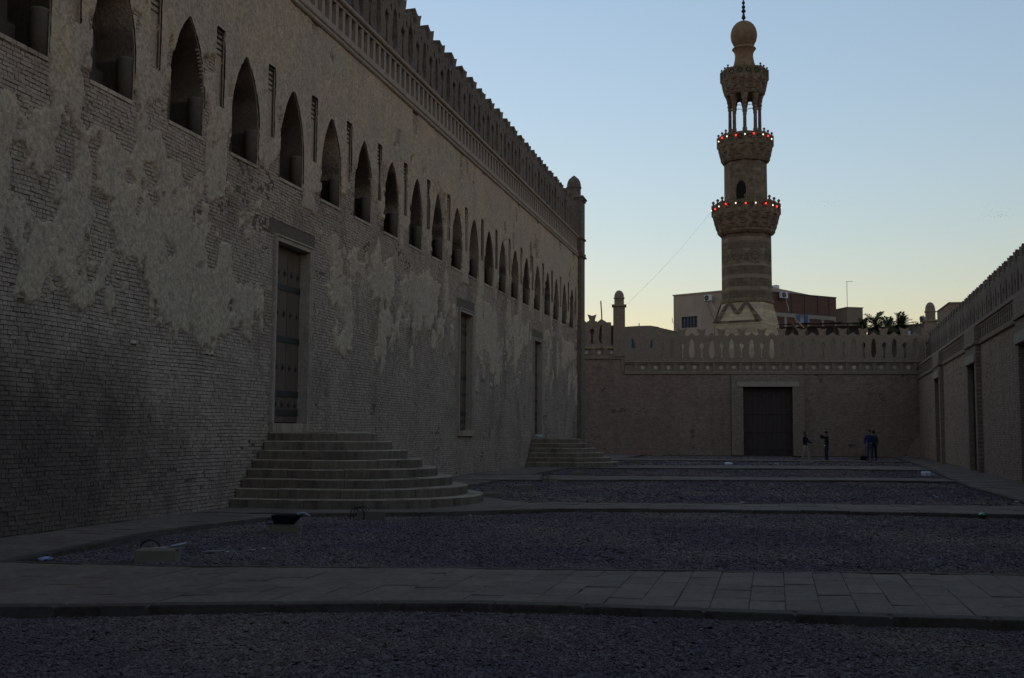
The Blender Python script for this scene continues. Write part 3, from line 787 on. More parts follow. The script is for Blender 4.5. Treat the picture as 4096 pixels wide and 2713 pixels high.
# paths: a bedded slab body, paving slabs on top, kerb stones along the edge towards the camera
SLABS = []; KERBS = []
def path_body(name, near, far, xs):
    """closed prism following both edges"""
    n = len(xs); vs = []
    for z in (-0.33, -0.014):
        vs += [(x, near(x), z) for x in xs] + [(x, far(x), z) for x in xs]
    m2 = 2 * n; fs = []
    for i in range(n - 1):
        fs += [(i, i + 1, n + i + 1, n + i), (m2 + i, m2 + i + 1, m2 + n + i + 1, m2 + n + i), (i, i + 1, m2 + i + 1, m2 + i), (n + i, n + i + 1, m2 + n + i + 1, m2 + n + i)]
    fs += [(0, n, m2 + n, m2), (n - 1, m2 - 1, m2 + m2 - 1, m2 + n - 1)]
    me = bpy.data.meshes.new(name); me.from_pydata(vs, [], fs)
    bm = bmesh.new(); bm.from_mesh(me); bmesh.ops.recalc_face_normals(bm, faces=bm.faces); bm.to_mesh(me); bm.free()
    return tag(link(name, me, M['bed']), kind='structure')
rs = random.Random(5)
def quad_slab(owner, P, gap=0.0035):
    """P: four ground corners in order"""
    c = [sum(p[i] for p in P) / 4 for i in (0, 1)]
    Q = []
    for p in P:
        d = math.hypot(p[0] - c[0], p[1] - c[1]); f = max(0.3, 1 - gap * 1.4 / max(d, 0.01)); Q.append((c[0] + (p[0] - c[0]) * f, c[1] + (p[1] - c[1]) * f))
    SLABS.append((owner, Q, rs.uniform(-0.006, 0.007), rs.uniform(-0.004, 0.004)))
PATHS = []
for k in range(5):
    y0 = float(NEAR[k](-1))
    xr = float(XR(y0 + 2))
    xs = np.arange(-11.0, xr + 0.01, 0.5 if k < 2 else 1.0)
    xs = np.append(xs[xs < xr - 0.1], xr)
    body = path_body('path', lambda x, k=k: float(NEAR[k](x)), lambda x, k=k: float(FARE[k](x)), [float(x) for x in xs]); PATHS.append(body)
    kd = 0.20; w = (0.335, 0.4, 0.55, 0.6, 0.7)[k]; rows = (5, 4, 3, 4, 4)[k]
    x = -11.0; ci = 0
    while x < xr - 0.05:
        x2 = min(x + w * rs.uniform(0.94, 1.06), xr)
        if xr - x2 < 0.12: x2 = xr
        ts = [0.0] + sorted(min(0.97, max(0.03, (j + 1 + (0.22 if ci % 2 else -0.1) + rs.uniform(-0.1, 0.1)) / rows)) for j in range(rows - 1)) + [1.0]
        def pt(xx, t): 
            a = float(NEAR[k](xx)) + kd; b = float(FARE[k](xx)) - 0.13
            return (xx, a + (b - a) * t)
        for j in range(rows):
            quad_slab(body, [pt(x, ts[j]), pt(x2, ts[j]), pt(x2, ts[j + 1]), pt(x, ts[j + 1])])
        x = x2; ci += 1
    for edge, s0, s1, L in ((NEAR[k], 0.0, kd, 0.95), (FARE[k], -0.13, 0.0, 1.1)):
        x = -10.9
        while x < xr - 0.1:
            x2 = min(x + L * rs.uniform(0.8, 1.2), xr)
            KERBS.append((body, [(x + 0.006, float(edge(x)) + s0), (x2 - 0.006, float(edge(x2)) + s0), (x2 - 0.006, float(edge(x2)) + s1), (x + 0.006, float(edge(x)) + s1)], rs.uniform(-0.004, 0.008)))
            x = x2
# strips along both walls
def strip_body(xa, xb, ys_):
    n = len(ys_); vs = []
    for z in (-0.33, -0.014): vs += [(xa(y), y, z) for y in ys_] + [(xb(y), y, z) for y in ys_]
    m2 = 2 * n; fs = []
    for i in range(n - 1): fs += [(i, n + i, n + i + 1, i + 1), (m2 + i, m2 + n + i, m2 + n + i + 1, m2 + i + 1), (i, i + 1, m2 + i + 1, m2 + i), (n + i, n + i + 1, m2 + n + i + 1, m2 + n + i)]
    fs += [(0, n, m2 + n, m2), (n - 1, m2 - 1, 2 * m2 - 1, m2 + n - 1)]
    me = bpy.data.meshes.new('path'); me.from_pydata(vs, [], fs)
    bm = bmesh.new(); bm.from_mesh(me); bmesh.ops.recalc_face_normals(bm, faces=bm.faces); bm.to_mesh(me); bm.free()
    return tag(link('path', me, M['bed']), kind='structure')
for side_, segs in (('l', [(float(FARE[k](-10.0)) + 0.05, float(NEAR[k + 1](-9.6)) - 0.05) for k in range(4)] + [(69.4, 79.5)]), ('r', [(-4.0, 81.0)])):
    for (ya, yb) in segs:
        fa = (lambda y: -11.05) if side_ == 'l' else (lambda y: float(XR(y)))
        fb_ = (lambda y: float(XL(y))) if side_ == 'l' else (lambda y: WR(y) + 0.1)
        if side_ == 'l' and ya > 69: fa = lambda y: -15.0
        nb = max(2, int((yb - ya) / 1.5))
        body = strip_body(fa, fb_, [ya + (yb - ya) * i / nb for i in range(nb + 1)])
        y = ya; ri = 0
        L = 0.42 if ya < 30 and side_ == 'l' else 0.6
        while y < yb - 0.05:
            y2 = min(y + L * rs.uniform(0.95, 1.05), yb)
            wid = fb_(y) - fa(y); nc = max(2, int(wid / 0.55))
            cs = [0.0] + sorted(min(0.95, max(0.05, (j + 1 + (0.25 if ri % 2 else -0.15) + rs.uniform(-.08, .08)) / nc)) for j in range(nc - 1)) + [1.0]
            def pt2(t, yy): 
                a, b = fa(yy), fb_(yy); return (a + (b - a) * t, yy)
            if side_ == 'l' or y > 24:
                for j in range(nc): quad_slab(body, [pt2(cs[j], y), pt2(cs[j + 1], y), pt2(cs[j + 1], y2), pt2(cs[j], y2)])
            y = y2; ri += 1
        e = fb_ if side_ == 'l' else fa; s = -0.15 if side_ == 'l' else 0.0
        y = ya
        while y < yb - 0.1:
            y2 = min(y + 1.0 * rs.uniform(0.8, 1.2), yb)
            KERBS.append((body, [(e(y) + s, y + 0.006), (e(y) + s + 0.15, y + 0.006), (e(y2) + s + 0.15, y2 - 0.006), (e(y2) + s, y2 - 0.006)], rs.uniform(-0.004, 0.006)))
            y = y2
fp = MB(); fp.quad((-15, 76.6, -0.03), (10.3, 79.3, -0.03), (10.3, 81.2, -0.03), (-15, 78.3, -0.03))

def slab_geo(Q, z0, z1, c=0.006, tilt=0.0):
    cx = sum(p[0] for p in Q) / 4; cy = sum(p[1] for p in Q) / 4
    vs = [(x, y, z0) for x, y in Q] + [(x, y, z1 - c + tilt * (1 if i in (0, 3) else -1)) for i, (x, y) in enumerate(Q)]
    for i, (x, y) in enumerate(Q):
        d = max(math.hypot(x - cx, y - cy), 0.02); f = 1 - c * 1.4 / d
        vs.append((cx + (x - cx) * f, cy + (y - cy) * f, z1 + tilt * (1 if i in (0, 3) else -1)))
    fs = [(8, 9, 10, 11)] + [(i, (i + 1) % 4, 4 + (i + 1) % 4, 4 + i) for i in range(4)] + [(4 + i, 4 + (i + 1) % 4, 8 + (i + 1) % 4, 8 + i) for i in range(4)]
    return vs, fs
def lay(items, name, field, mtl, n_parts, z0, get):
    ctr = np.array([[sum(p[0] for p in it[1]) / 4, sum(p[1] for p in it[1]) / 4, 0] for it in items])
    x, y, w = seen(ctr); ok = (np.abs(x) < 0.53) & (np.abs(y) < 0.35) & (w > 1)
    counts = {}; rest = {}
    for k in np.argsort(np.where(ok, w, 1e5 + np.abs(w))):
        it = items[k]; vs, fs = get(it)
        if ok[k] and counts.get(0, 0) < n_parts:
            counts[0] = counts.get(0, 0) + 1
            me = bpy.data.meshes.new(name); c = ctr[k]; me.from_pydata([(p[0] - c[0], p[1] - c[1], p[2]) for p in vs], [], fs); link(name, me, mtl, it[0], tuple(c))
        else: rest.setdefault(it[0].name, MB()).add(vs, fs)
    for on, mb_ in rest.items(): tag(mb_.build(field, mtl, bpy.data.objects[on]), kind='stuff')
lay(SLABS, 'paving_slab', 'paving_field', M['paving'], 300, -0.05, lambda it: slab_geo(it[1], -0.05, TOP + it[2], tilt=it[3]))
lay(KERBS, 'kerb_stone', 'kerb_run', M['kerb'], 200, -0.2, lambda it: slab_geo(it[1], -0.3, TOP + 0.004 + it[2], c=0.015))
MB().add([(-24, 75.6, -0.03), (8.0, 77.2, -0.03), (10.3, 79.3, -0.03), (10.3, 81.2, -0.03), (-24, 77.5, -0.03)], [(0, 1, 2, 3, 4)])

# ------------------------------------------------------------------ rounded flights of steps below two of the doors
def stadium(xf, yc, r, straight, n=14):
    """outline from the wall round the front and back to the wall (wall at x = -11)"""
    pts = [(-10.96, yc - r)]
    for k in range(n + 1):
        a = -math.pi / 2 + math.pi * k / n
        pts.append((-11 + straight + r * math.cos(a), yc + r * math.sin(a)))
    pts.append((-10.96, yc + r))
    return pts
def flight(yc, r0, straight0, steps, tread, htop, label, ds):
    root = tag(empty('stone_steps', (-11, yc, 0)), label, 'steps')
    rise = htop / steps; rr = random.Random(int(yc))
    for i in range(steps):
        r = r0 - tread * i; straight = straight0 - ds * i
        # core of the step
        pts = stadium(0, yc, r - 0.13, straight)
        mb_ = MB(); n = len(pts); z0, z1 = (rise * i - (0.05 if i == 0 else 0.04)), rise * (i + 1) - 0.012
        mb_.add([(x + 11, y - yc, z0) for x, y in pts] + [(x + 11, y - yc, z1) for x, y in pts], [tuple(range(n, 2 * n))] + [(k, (k + 1) % n, (k + 1) % n + n, k + n) for k in range(n)])
        st_ = mb_.build('step', M['lime'], root)
        # facing blocks
        out = stadium(0, yc, r, straight, 40); inn = stadium(0, yc, r - 0.16 - tread, straight - ds, 40) if r - 0.16 - tread > 0.2 else stadium(0, yc, r * 0.4, straight, 40)
        L = [0.0]
        for a, b in zip(out[:-1], out[1:]): L.append(L[-1] + math.hypot(b[0] - a[0], b[1] - a[1]))
        def at(pl, s):
            k = min(max(int(np.searchsorted(L, s)) - 1, 0), len(pl) - 2); t = (s - L[k]) / max(L[k + 1] - L[k], 1e-6)
            return (pl[k][0] + (pl[k + 1][0] - pl[k][0]) * t, pl[k][1] + (pl[k + 1][1] - pl[k][1]) * t)
        s = 0.0
        while s < L[-1] - 0.05:
            e = min(s + rr.uniform(0.9, 1.7), L[-1])
            if L[-1] - e < 0.3: e = L[-1]
            m_ = 6; o = []; ii = []
            for k in range(m_ + 1):
                q = s + 0.004 + (e - s - 0.008) * k / m_; w_ = rr.uniform(-0.009, 0.009); pq = at(out, q); o.append((pq[0] + w_, pq[1] - w_)); ii.append(at(inn, q))
            dz = rr.uniform(-0.006, 0.006); zb, zt = rise * i + (0.003 if i else -0.04), rise * (i + 1) + dz
            c = 0.02; vs = []; N_ = m_ + 1
            for (pl, z, f) in ((o, zb, 0), (o, zt - c, 0), (o, zt, c), (ii, zt, 0)):
                for k, p in enumerate(pl):
                    q = ii[k]; d = max(math.hypot(q[0] - p[0], q[1] - p[1]), 1e-4)
                    vs.append((p[0] + (q[0] - p[0]) / d * f + 11, p[1] + (q[1] - p[1]) / d * f - yc, z))
            fs = []
            for g in range(3):
                for k in range(m_): fs.append((g * N_ + k, g * N_ + k + 1, (g + 1) * N_ + k + 1, (g + 1) * N_ + k))
            fs += [(0, N_, 2 * N_, 3 * N_), (m_, N_ + m_, 2 * N_ + m_, 3 * N_ + m_)]
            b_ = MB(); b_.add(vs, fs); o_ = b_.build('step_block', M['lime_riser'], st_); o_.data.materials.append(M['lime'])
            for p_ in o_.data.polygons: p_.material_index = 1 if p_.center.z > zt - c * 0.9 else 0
            s = e
    return root
flight(23.84, 2.86, 1.73, 8, 0.248, 1.55, 'broad flight of eight rounded stone steps below the nearest studded door', 0.107)
flight(51.5, 2.42, 1.46, 6, 0.225, 1.27, 'smaller far flight of six rounded stone steps at the wall corner', 0.13)

# ------------------------------------------------------------------ survey helper: the point at world depth y behind a mark on the 4096-wide survey photograph
def at(px, py, y):
    d = CAMM @ np.array([(px - 2048.0) / 4404.0, -(py - 1356.5) / 4404.0, -1.0])
    t = y / d[1]
    return Vector((d[0] * t, y, 1.6 + d[2] * t))
def on_ground(px, py, z=0.0):
    d = CAMM @ np.array([(px - 2048.0) / 4404.0, -(py - 1356.5) / 4404.0, -1.0])
    t = (z - 1.6) / d[2]
    return Vector((d[0] * t, d[1] * t, z))

# ------------------------------------------------------------------ minaret
MY = 105.0
mx = at(2989, 1300, MY).x
mn = tag(empty('minaret', (mx, MY, 0)), 'tall octagonal stone minaret with three balconies, open colonnade and onion dome', 'minaret')
def mz(py): return at(2989, py, MY).z
def mr(w, py): 
    p = at(2989, py, MY); return w * (0.231 * -p.x + 0.9694 * p.y + 0.0835 * (p.z - 1.6)) / 4404.0
def P(*wy): return [(mr(w, y), mz(y)) for w, y in wy]
OCT = -math.pi / 2 + 0.02            # one edge of the octagon looks at the yard
# square base with triangular corner cuts
zb0, zb1, zb2 = 0.0, mz(1297), mz(1214)
rb = mr(100, 1200); ap = rb * math.cos(math.pi / 8)
sq = ap * 1.03
ang = OCT - math.pi / 8
mb = MB()
def rot(u, v): return (u * math.cos(ang) - v * math.sin(ang), u * math.sin(ang) + v * math.cos(ang))
cs = [rot(*c) for c in ((sq, -sq), (sq, sq), (-sq, sq), (-sq, -sq))]
ot = [(rb * math.cos(OCT + (k - 1) * math.pi / 4), rb * math.sin(OCT + (k - 1) * math.pi / 4)) for k in range(8)]
mb.add([(x, y, zb0) for x, y in cs] + [(x, y, zb1) for x, y in cs], [(i, (i + 1) % 4, 4 + (i + 1) % 4, 4 + i) for i in range(4)])
zt = zb2
vs = [(x, y, zb1) for x, y in cs] + [(x, y, zt) for x, y in ot]
fs = []
for i in range(4):                                   # side i between corner i and i+1 faces octagon side 2i
    a, b = 4 + (2 * i) % 8, 4 + (2 * i + 1) % 8
    fs.append((i, (i + 1) % 4, b, a)); fs.append(((i + 1) % 4, 4 + (2 * i + 2) % 8, b))
mb.add(vs, fs)
base = mb.build('tower_base', M['stone_base'], mn)
# raised chevrons on the two faces towards the yard
ch = MB()
for i in (3, 0):
    c0, c1 = Vector(cs[i] + (zb1,)), Vector(cs[(i + 1) % 4] + (zb1,)); o0, o1 = Vector(ot[(2 * i) % 8] + (zt,)), Vector(ot[(2 * i + 1) % 8] + (zt,))
    nrm = (c1 - c0).cross(o0 - c0).normalized()
    if nrm.dot(Vector((c0.x + c1.x, c0.y + c1.y, 0))) < 0: nrm = -nrm
    def S(u, v):
        p = (c0.lerp(c1, u)).lerp(o0.lerp(o1, u), v); return p + nrm * 0.06
    for a, b in (((0.02, 0.0), (0.02, 1.0)), ((0.02, 1.0), (0.5, 0.38)), ((0.5, 0.38), (0.98, 1.0)), ((0.98, 1.0), (0.98, 0.0))):
        w_ = 0.075
        ch.quad(S(a[0] - w_, a[1]), S(a[0] + w_, a[1]), S(b[0] + w_, b[1]), S(b[0] - w_, b[1]))
    ch.quad(S(0.02, -0.02), S(0.98, -0.02), S(0.98, 0.08), S(0.02, 0.08))
ch.build('chevron_relief', M['stone_bands'], base)
MB().lathe([(rb * 1.02, zt - 0.1), (rb * 1.05, zt - 0.05), (rb * 1.05, zt + 0.25), (rb, zt + 0.32)], 8, OCT).build('band_course', M['stone_mn'], mn)
sh1 = MB().lathe(P((98.5, 1200), (98, 1100), (97.5, 945)), 8, OCT).build('lower_shaft', M['stone_bands'], mn)
# carved roundels and blind panels on the lower shaft
def face_xf(k, r, z):
    a = OCT + (k + 0.5) * math.pi / 4; d = r * math.cos(math.pi / 8)
    return Matrix.Translation((d * math.cos(a), d * math.sin(a), z)) @ Matrix.Rotation(a + math.pi / 2, 4, 'Z')
ro = MB()
for k in range(12):
    a0 = 2 * math.pi * k / 12; 
    for r0, r1 in ((0.62, 0.74), (0.30, 0.36)):
        q = []
        for aa, rr in ((a0, r0), (a0 + math.pi / 6, r0), (a0 + math.pi / 6, r1), (a0, r1)): q.append((rr * math.cos(aa), -0.05, rr * math.sin(aa)))
        ro.quad(*q)
    ro.quad((0.3 * math.cos(a0), -0.05, 0.3 * math.sin(a0)), (0.62 * math.cos(a0), -0.05, 0.62 * math.sin(a0)), (0.62 * math.cos(a0 + .1), -0.05, 0.62 * math.sin(a0 + .1)), (0.3 * math.cos(a0 + .2), -0.05, 0.3 * math.sin(a0 + .2)))
rome = ro.mesh('carved_roundel')
for k in (-2, -1, 0, 1):
    o = link('carved_roundel', rome, M['stone_mn'], sh1); o.matrix_local = face_xf(k, mr(98, 1030), mz(1033))

def teeth(n, depth):
    return lambda i, z: 1.0 if (i // 2) % 2 == 0 else 1.0 - depth
def gallery(w_par, y_par0, y_par1, w_low, y_low, sides, tiers, knob):
    """corbelled muqarnas, parapet of pierced panels with posts and knobs"""
    g = MB(); r1, z1 = mr(w_par, y_par1), mz(y_par1); r0, z0 = mr(w_low, y_low), mz(y_low)
    for t in range(tiers):
        ra = r0 + (r1 * 0.985 - r0) * ((t + 0.15) / tiers) ** 0.55; rb_ = r0 + (r1 * 0.985 - r0) * ((t + 1.0) / tiers) ** 0.55
        za = z0 + (z1 - z0) * t / tiers; zc = z0 + (z1 - z0) * (t + 1) / tiers
        n = 8 * 8
        g.lathe([(ra, za), (rb_, za + (zc - za) * 0.55), (rb_, zc - 0.04)], n, OCT + (0.05 if t % 2 else 0), mod=teeth(n, 0.06))
        g.lathe([(rb_ * 1.005, zc - 0.07), (rb_ * 1.012, zc)], 16 if t else 8, OCT)
    gl = g.build('muqarnas_corbel', M['stone_mn'], mn)
    zt_ = mz(y_par0); r = r1
    p = MB(); p.lathe([(r * 1.0, z1 - 0.02), (r * 1.015, z1 + 0.05), (r * 1.015, z1 + 0.22), (r * 0.995, z1 + 0.24), (r * 0.995, zt_ - 0.12), (r * 1.01, zt_ - 0.10), (r * 1.01, zt_), (r * 0.93, zt_), (r * 0.93, z1 + 0.1)], sides, OCT, caps=False)
    p.lathe([(r * 0.94, z1 + 0.02), (r * 0.94, z1 + 0.08)], sides, OCT)
    par = p.build('parapet', M['stone_mn'], mn)
    # pierced rosettes
    rz = MB(); hh = (zt_ - z1) * 0.5
    for k in range(6):
        a = k * math.pi / 3; cx_, cz_ = 0.2 * math.cos(a), 0.2 * math.sin(a)
        rz.add([(cx_ + 0.075 * math.cos(b), -0.02, cz_ + 0.075 * math.sin(b)) for b in (0, 1.05, 2.1, 3.14, 4.19, 5.24)], [tuple(range(6))])
    rzm = rz.mesh('pierced_rosette')
    kb = MB().lathe([(0.10, 0), (0.10, 0.12), (0.05, 0.15), (0.13, 0.22), (0.15, 0.30), (0.11, 0.38), (0.03, 0.44)], 8).mesh('parapet_knob', True)
    pst = MB().box(-0.10, 0.10, -0.07, 0.08, 0, zt_ - z1 - 0.1).mesh('parapet_post')
    per = 2 if sides == 8 else 1
    for s in range(sides):
        a0 = OCT + 2 * math.pi * s / sides; a1 = OCT + 2 * math.pi * (s + 1) / sides
        p0 = Vector((r * math.cos(a0), r * math.sin(a0), 0)); p1 = Vector((r * math.cos(a1), r * math.sin(a1), 0))
        az = math.atan2((p1 - p0).y, (p1 - p0).x)
        for j in range(per):
            q = p0.lerp(p1, j / per)
            link('parapet_knob', kb, M['stone_mn'], par, (q.x * 0.97, q.y * 0.97, zt_)).scale = (knob, knob, knob)
            link('parapet_post', pst, M['stone_mn'], par, (q.x, q.y, z1 + 0.1), rz=az)
            c_ = p0.lerp(p1, (j + 0.5) / per)
            link('pierced_rosette', rzm, M['void'], par, (c_.x, c_.y, (z1 + zt_) / 2 + 0.12), rz=az)
    return par
gallery(132, 820, 868, 99, 945, 8, 4, 1.0)
sh2 = MB().lathe(P((84.5, 860), (83.5, 650)), 8, OCT).build('middle_shaft', M['stone_mn'], mn)
dr = MB(); lp = [(0.62 * s, z) for s, z in ((-1, -1.0), (1, -1.0), (1, 0.35), (0.8, 0.75), (0.45, 0.98), (0, 1.1), (-0.45, 0.98), (-0.8, 0.75), (-1, 0.35))]
extrude2d(dr, [lp], -0.02, 0.02)
dm2 = dr.mesh('arched_opening')
o = link('arched_opening', dm2, M['void'], sh2); o.matrix_local = face_xf(-1, mr(84, 780), mz(783)) @ Matrix.Translation((0.35, -0.02, 0)) @ Matrix.Scale(0.8, 4, (1, 0, 0))
fr = MB(); extrude2d(fr, [[(u * 1.22, z * 1.1) for u, z in lp], lp], -0.06, 0.03)
o = link('arch_frame', fr.mesh('arch_frame'), M['stone_mn'], sh2); o.matrix_local = face_xf(-1, mr(84, 780), mz(783)) @ Matrix.Translation((0.35, -0.02, 0)) @ Matrix.Scale(0.8, 4, (1, 0, 0))
gallery(107.5, 549, 596, 86, 656, 8, 3, 0.85)
# open colonnade
rc = mr(58, 470)
cm_ = MB().lathe([(0.22, 0), (0.22, 0.25), (0.165, 0.3), (0.155, mz(425) - mz(535) - 0.45), (0.2, mz(425) - mz(535) - 0.4), (0.2, mz(425) - mz(535) - 0.3), (0.17, mz(425) - mz(535) - 0.25), (0.26, mz(425) - mz(535))], 10).mesh('column')
for k in range(8):
    a = OCT + (k + 0.0) * math.pi / 4
    link('column', cm_, M['stone_mn'], mn, (rc * math.cos(a), rc * math.sin(a), mz(535)))
tb = MB()
for k in range(8):
    a, b = OCT + k * math.pi / 4, OCT + (k + 1) * math.pi / 4
    for py in (404, 421): tb.tube([(rc * math.cos(a), rc * math.sin(a), mz(py)), (rc * math.cos(b), rc * math.sin(b), mz(py))], 0.03, 5)
tb.build('tie_bar', M['copper'], mn)
# pendentive arches above the columns
pa = MB()
for k in range(8):
    a = OCT + k * math.pi / 4; cx_, cy_ = rc * math.cos(a), rc * math.sin(a)
    z0, z1 = mz(425), mz(384)
    pa.lathe([(0.22, z0), (0.25, z0 + (z1 - z0) * 0.3), (0.29, z0 + (z1 - z0) * 0.34), (0.32, z0 + (z1 - z0) * 0.65), (0.37, z0 + (z1 - z0) * 0.7), (0.42, z1 + 0.05)], 8, a + 0.39, cx=cx_, cy=cy_)
pa.build('corbel_capital', M['stone_mn'], mn)
gallery(91.5, 286, 332, 72, 388, 8, 4, 0.7)
MB().lathe(P((70, 386), (66, 300)), 16).build('drum', M['stone_mn'], mn)
nk = P((52, 285), (43, 262), (39, 248), (36, 232), (35.5, 224), (37, 215), (40, 207.5), (43.5, 202), (47.5, 198), (46.5, 195.5), (40, 189.5), (37, 186.5))
MB().lathe(nk, 24).build('dome_neck', M['stone_bulb'], mn, smooth=False)
bl = [(36, 188), (42, 178), (48.5, 165), (51.5, 152), (52.3, 143), (51.3, 131), (47.5, 117), (40.5, 104), (31, 94.5), (20, 88), (9, 84), (2.5, 82)]
fine = []
for (w0, y0), (w1, y1) in zip(bl[:-1], bl[1:]): fine += [(w0 + (w1 - w0) * t, y0 + (y1 - y0) * t) for t in (0, 0.5)]
db = MB().lathe(P(*(fine + [bl[-1]])), 96, mod=lambda i, z: 1.0 - (0.022 if (i % 6 == 0) else 0.0))
dome = db.build('onion_dome', M['stone_bulb'], mn, smooth=True)
fn = [(1.5, 84), (4, 77), (8.5, 73), (8.5, 70), (5.5, 62), (4.5, 55), (2.2, 53), (6, 50), (9.2, 46), (9.2, 43), (6, 38), (2.2, 36), (6, 33), (7.6, 28), (6.8, 24), (2.0, 20), (5, 16), (6.4, 11), (5.5, 7), (1.8, 3), (4.5, -2), (5.5, -7), (4.5, -12), (1.5, -16), (1.2, -40)]
MB().lathe(P(*fn), 12).build('finial', M['copper'], dome, smooth=True)
cr = MB(); 
for k in range(14):
    a0, a1 = R(-60 + 300 * k / 14 + 0) + math.pi / 2 + 0.5, R(-60 + 300 * (k + 1) / 14) + math.pi / 2 + 0.5
    cr.tube([(0.5 * math.cos(a0), 0, mz(-40) + 0.5 + 0.5 * math.sin(a0)), (0.5 * math.cos(a1), 0, mz(-40) + 0.5 + 0.5 * math.sin(a1))], 0.05, 5)
cr.build('crescent', M['copper'], dome)

# strings of lamps round two balconies
RED = glow('red_lamp', (1.0, 0.02, 0.012), 1.1); WHT = glow('white_lamp', (1.0, 0.95, 0.72), 0.28)
bulb = {c: None for c in (0, 1)}
for c, m_ in ((0, RED), (1, WHT)):
    bulb[c] = MB().lathe([(0.015, -0.075), (0.05, -0.05), (0.066, 0), (0.05, 0.05), (0.015, 0.075)], 8).mesh('bulb', True); bulb[c].materials.append(m_)
for (w, py, n, first, lab) in ((134, 838, 20, 0, 'string of red and white lamps round the lowest balcony of the minaret'), (109.5, 564, 18, 1, 'string of red and white lamps round the balcony below the colonnade')):
    r = mr(w, py); z = mz(py)
    cable = []
    lamp_pts = []
    for k in range(n + 1):
        f = k / n * 8; s = int(f) % 8; t = f - int(f)
        a0 = OCT + s * math.pi / 4; a1 = a0 + math.pi / 4
        lamp_pts.append(((r * ((1 - t) * math.cos(a0) + t * math.cos(a1))), (r * ((1 - t) * math.sin(a0) + t * math.sin(a1))), z + random.uniform(-0.05, 0.1)))
    ls = MB().tube(lamp_pts, 0.015, 4).build('lamp_string', M['copper'], None, (mx, MY, 0))
    tag(ls, lab, 'string lights')
    for k, p_ in enumerate(lamp_pts[:-1]): link('bulb', bulb[(k + first) % 2], None, ls, (p_[0] * 1.012, p_[1] * 1.012, p_[2]))

# guy wire from the balcony down to the domed pier
a_, b_ = at(2856, 832, MY - 2.2), at(2502, 1222, 78.9)
pts = [a_.lerp(b_, t / 14) - Vector((0, 0, 0.35 * 4 * (t / 14) * (1 - t / 14))) for t in range(15)]
tag(MB().tube(pts, 0.006, 4).build('cable', M['copper']), 'thin sagging wire from the minaret balcony to the domed pier on the wall', 'wire')

# ------------------------------------------------------------------ buildings behind the far wall
M['beige'] = mat('beige_render', (0.47, 0.355, 0.27), (0.37, 0.28, 0.212), nscale=0.8, amount=0.9, bump=0.2, tint=(0.34, 0.25, 0.19), tintscale=0.25, tintamt=0.6, streak=((1.2, 1.2, 0.1), (0.28, 0.205, 0.155), 0.5))
M['redbrick'] = mat('red_brick', (0.19, 0.108, 0.082), (0.13, 0.075, 0.057), nscale=1.5, amount=0.9, bump=0.3, brick=(0.3, 0.1, 0.012, (R(90), 0, 0)))
M['concrete'] = mat('grey_concrete', (0.36, 0.31, 0.25), (0.25, 0.215, 0.175), nscale=1.0, amount=0.9, bump=0.3)
M['greywall'] = mat('grey_render', (0.23, 0.18, 0.132), (0.16, 0.125, 0.092), nscale=0.7, amount=0.9, bump=0.3, tint=(0.28, 0.22, 0.16), tintscale=0.5, tintamt=0.4)
M['white'] = mat('white_paint', (0.72, 0.71, 0.68), (0.6, 0.59, 0.56), nscale=2, bump=0.1)
M['black'] = mat('black_plastic', (0.012, 0.012, 0.014), bump=0, rough=0.5)
M['blue'] = mat('blue_shutter', (0.10, 0.16, 0.30), nscale=3, bump=0.1)
M['bluegrey'] = mat('bluegrey_frame', (0.12, 0.14, 0.20), nscale=3, bump=0.1)
M['glass'] = mat('dark_glass', (0.035, 0.045, 0.065), bump=0, rough=0.15, spec=0.5)
M['tin'] = mat('rusty_tin', (0.10, 0.085, 0.08), (0.05, 0.04, 0.038), nscale=4, bump=0.2, rough=0.6)
M['orange'] = mat('raw_timber', (0.42, 0.20, 0.09), (0.28, 0.13, 0.06), scale=(1, 1, 5), nscale=3, bump=0.2)

def facade_frame(p0, p1):
    """local frame along a facade: x from p0 to p1, y inwards, z up"""
    return wall_matrix((p0.x, p0.y), ((p1 - p0).x, (p1 - p0).y)), (Vector((p1.x, p1.y, 0)) - Vector((p0.x, p0.y, 0))).length
A0, A1, A2 = at(2694, 1185, 121.0), at(3085, 1166, 115.2), at(3346, 1198, 121.5)
mwA, LA = facade_frame(A0, A1)
be = empty('apartment_house'); be.matrix_world = mwA
tag(be, 'beige rendered house with a barred window and stained side wall behind the minaret', 'house')
ztop = A0.z
wx0, wx1 = 1.03, 3.05
def zA(py): return at(2760, py, 120.2).z
mb = MB(); extrude2d(mb, [[(0, 0), (LA, 0), (LA, ztop), (0, ztop)], [(wx0, zA(1312)), (wx1, zA(1312)), (wx1, zA(1267)), (wx0, zA(1267))]], 0, 0.3)
mb.box(0.0, LA, 0.3, 9, 0, ztop); mb.build('wall', M['beige'], be)
MB().cbox(-0.08, LA + 0.05, -0.08, 0.35, ztop + 0.002, ztop + 0.14, 0.02).build('parapet', M['beige'], be)
wn_ = MB(); z0_, z1_ = zA(1312), zA(1267)
for k in range(6): wn_.box(wx0 + (wx1 - wx0) * k / 5 - 0.045, wx0 + (wx1 - wx0) * k / 5 + 0.045, 0.06, 0.14, z0_, z1_)
for k in range(4): wn_.box(wx0, wx1, 0.065, 0.135, z0_ + (z1_ - z0_) * k / 3 - 0.035, z0_ + (z1_ - z0_) * k / 3 + 0.035)
wf = wn_.build('window', M['bluegrey'], be)
MB().box(wx0, wx1, 0.2, 0.22, z0_, z1_).build('pane', M['glass'], wf)
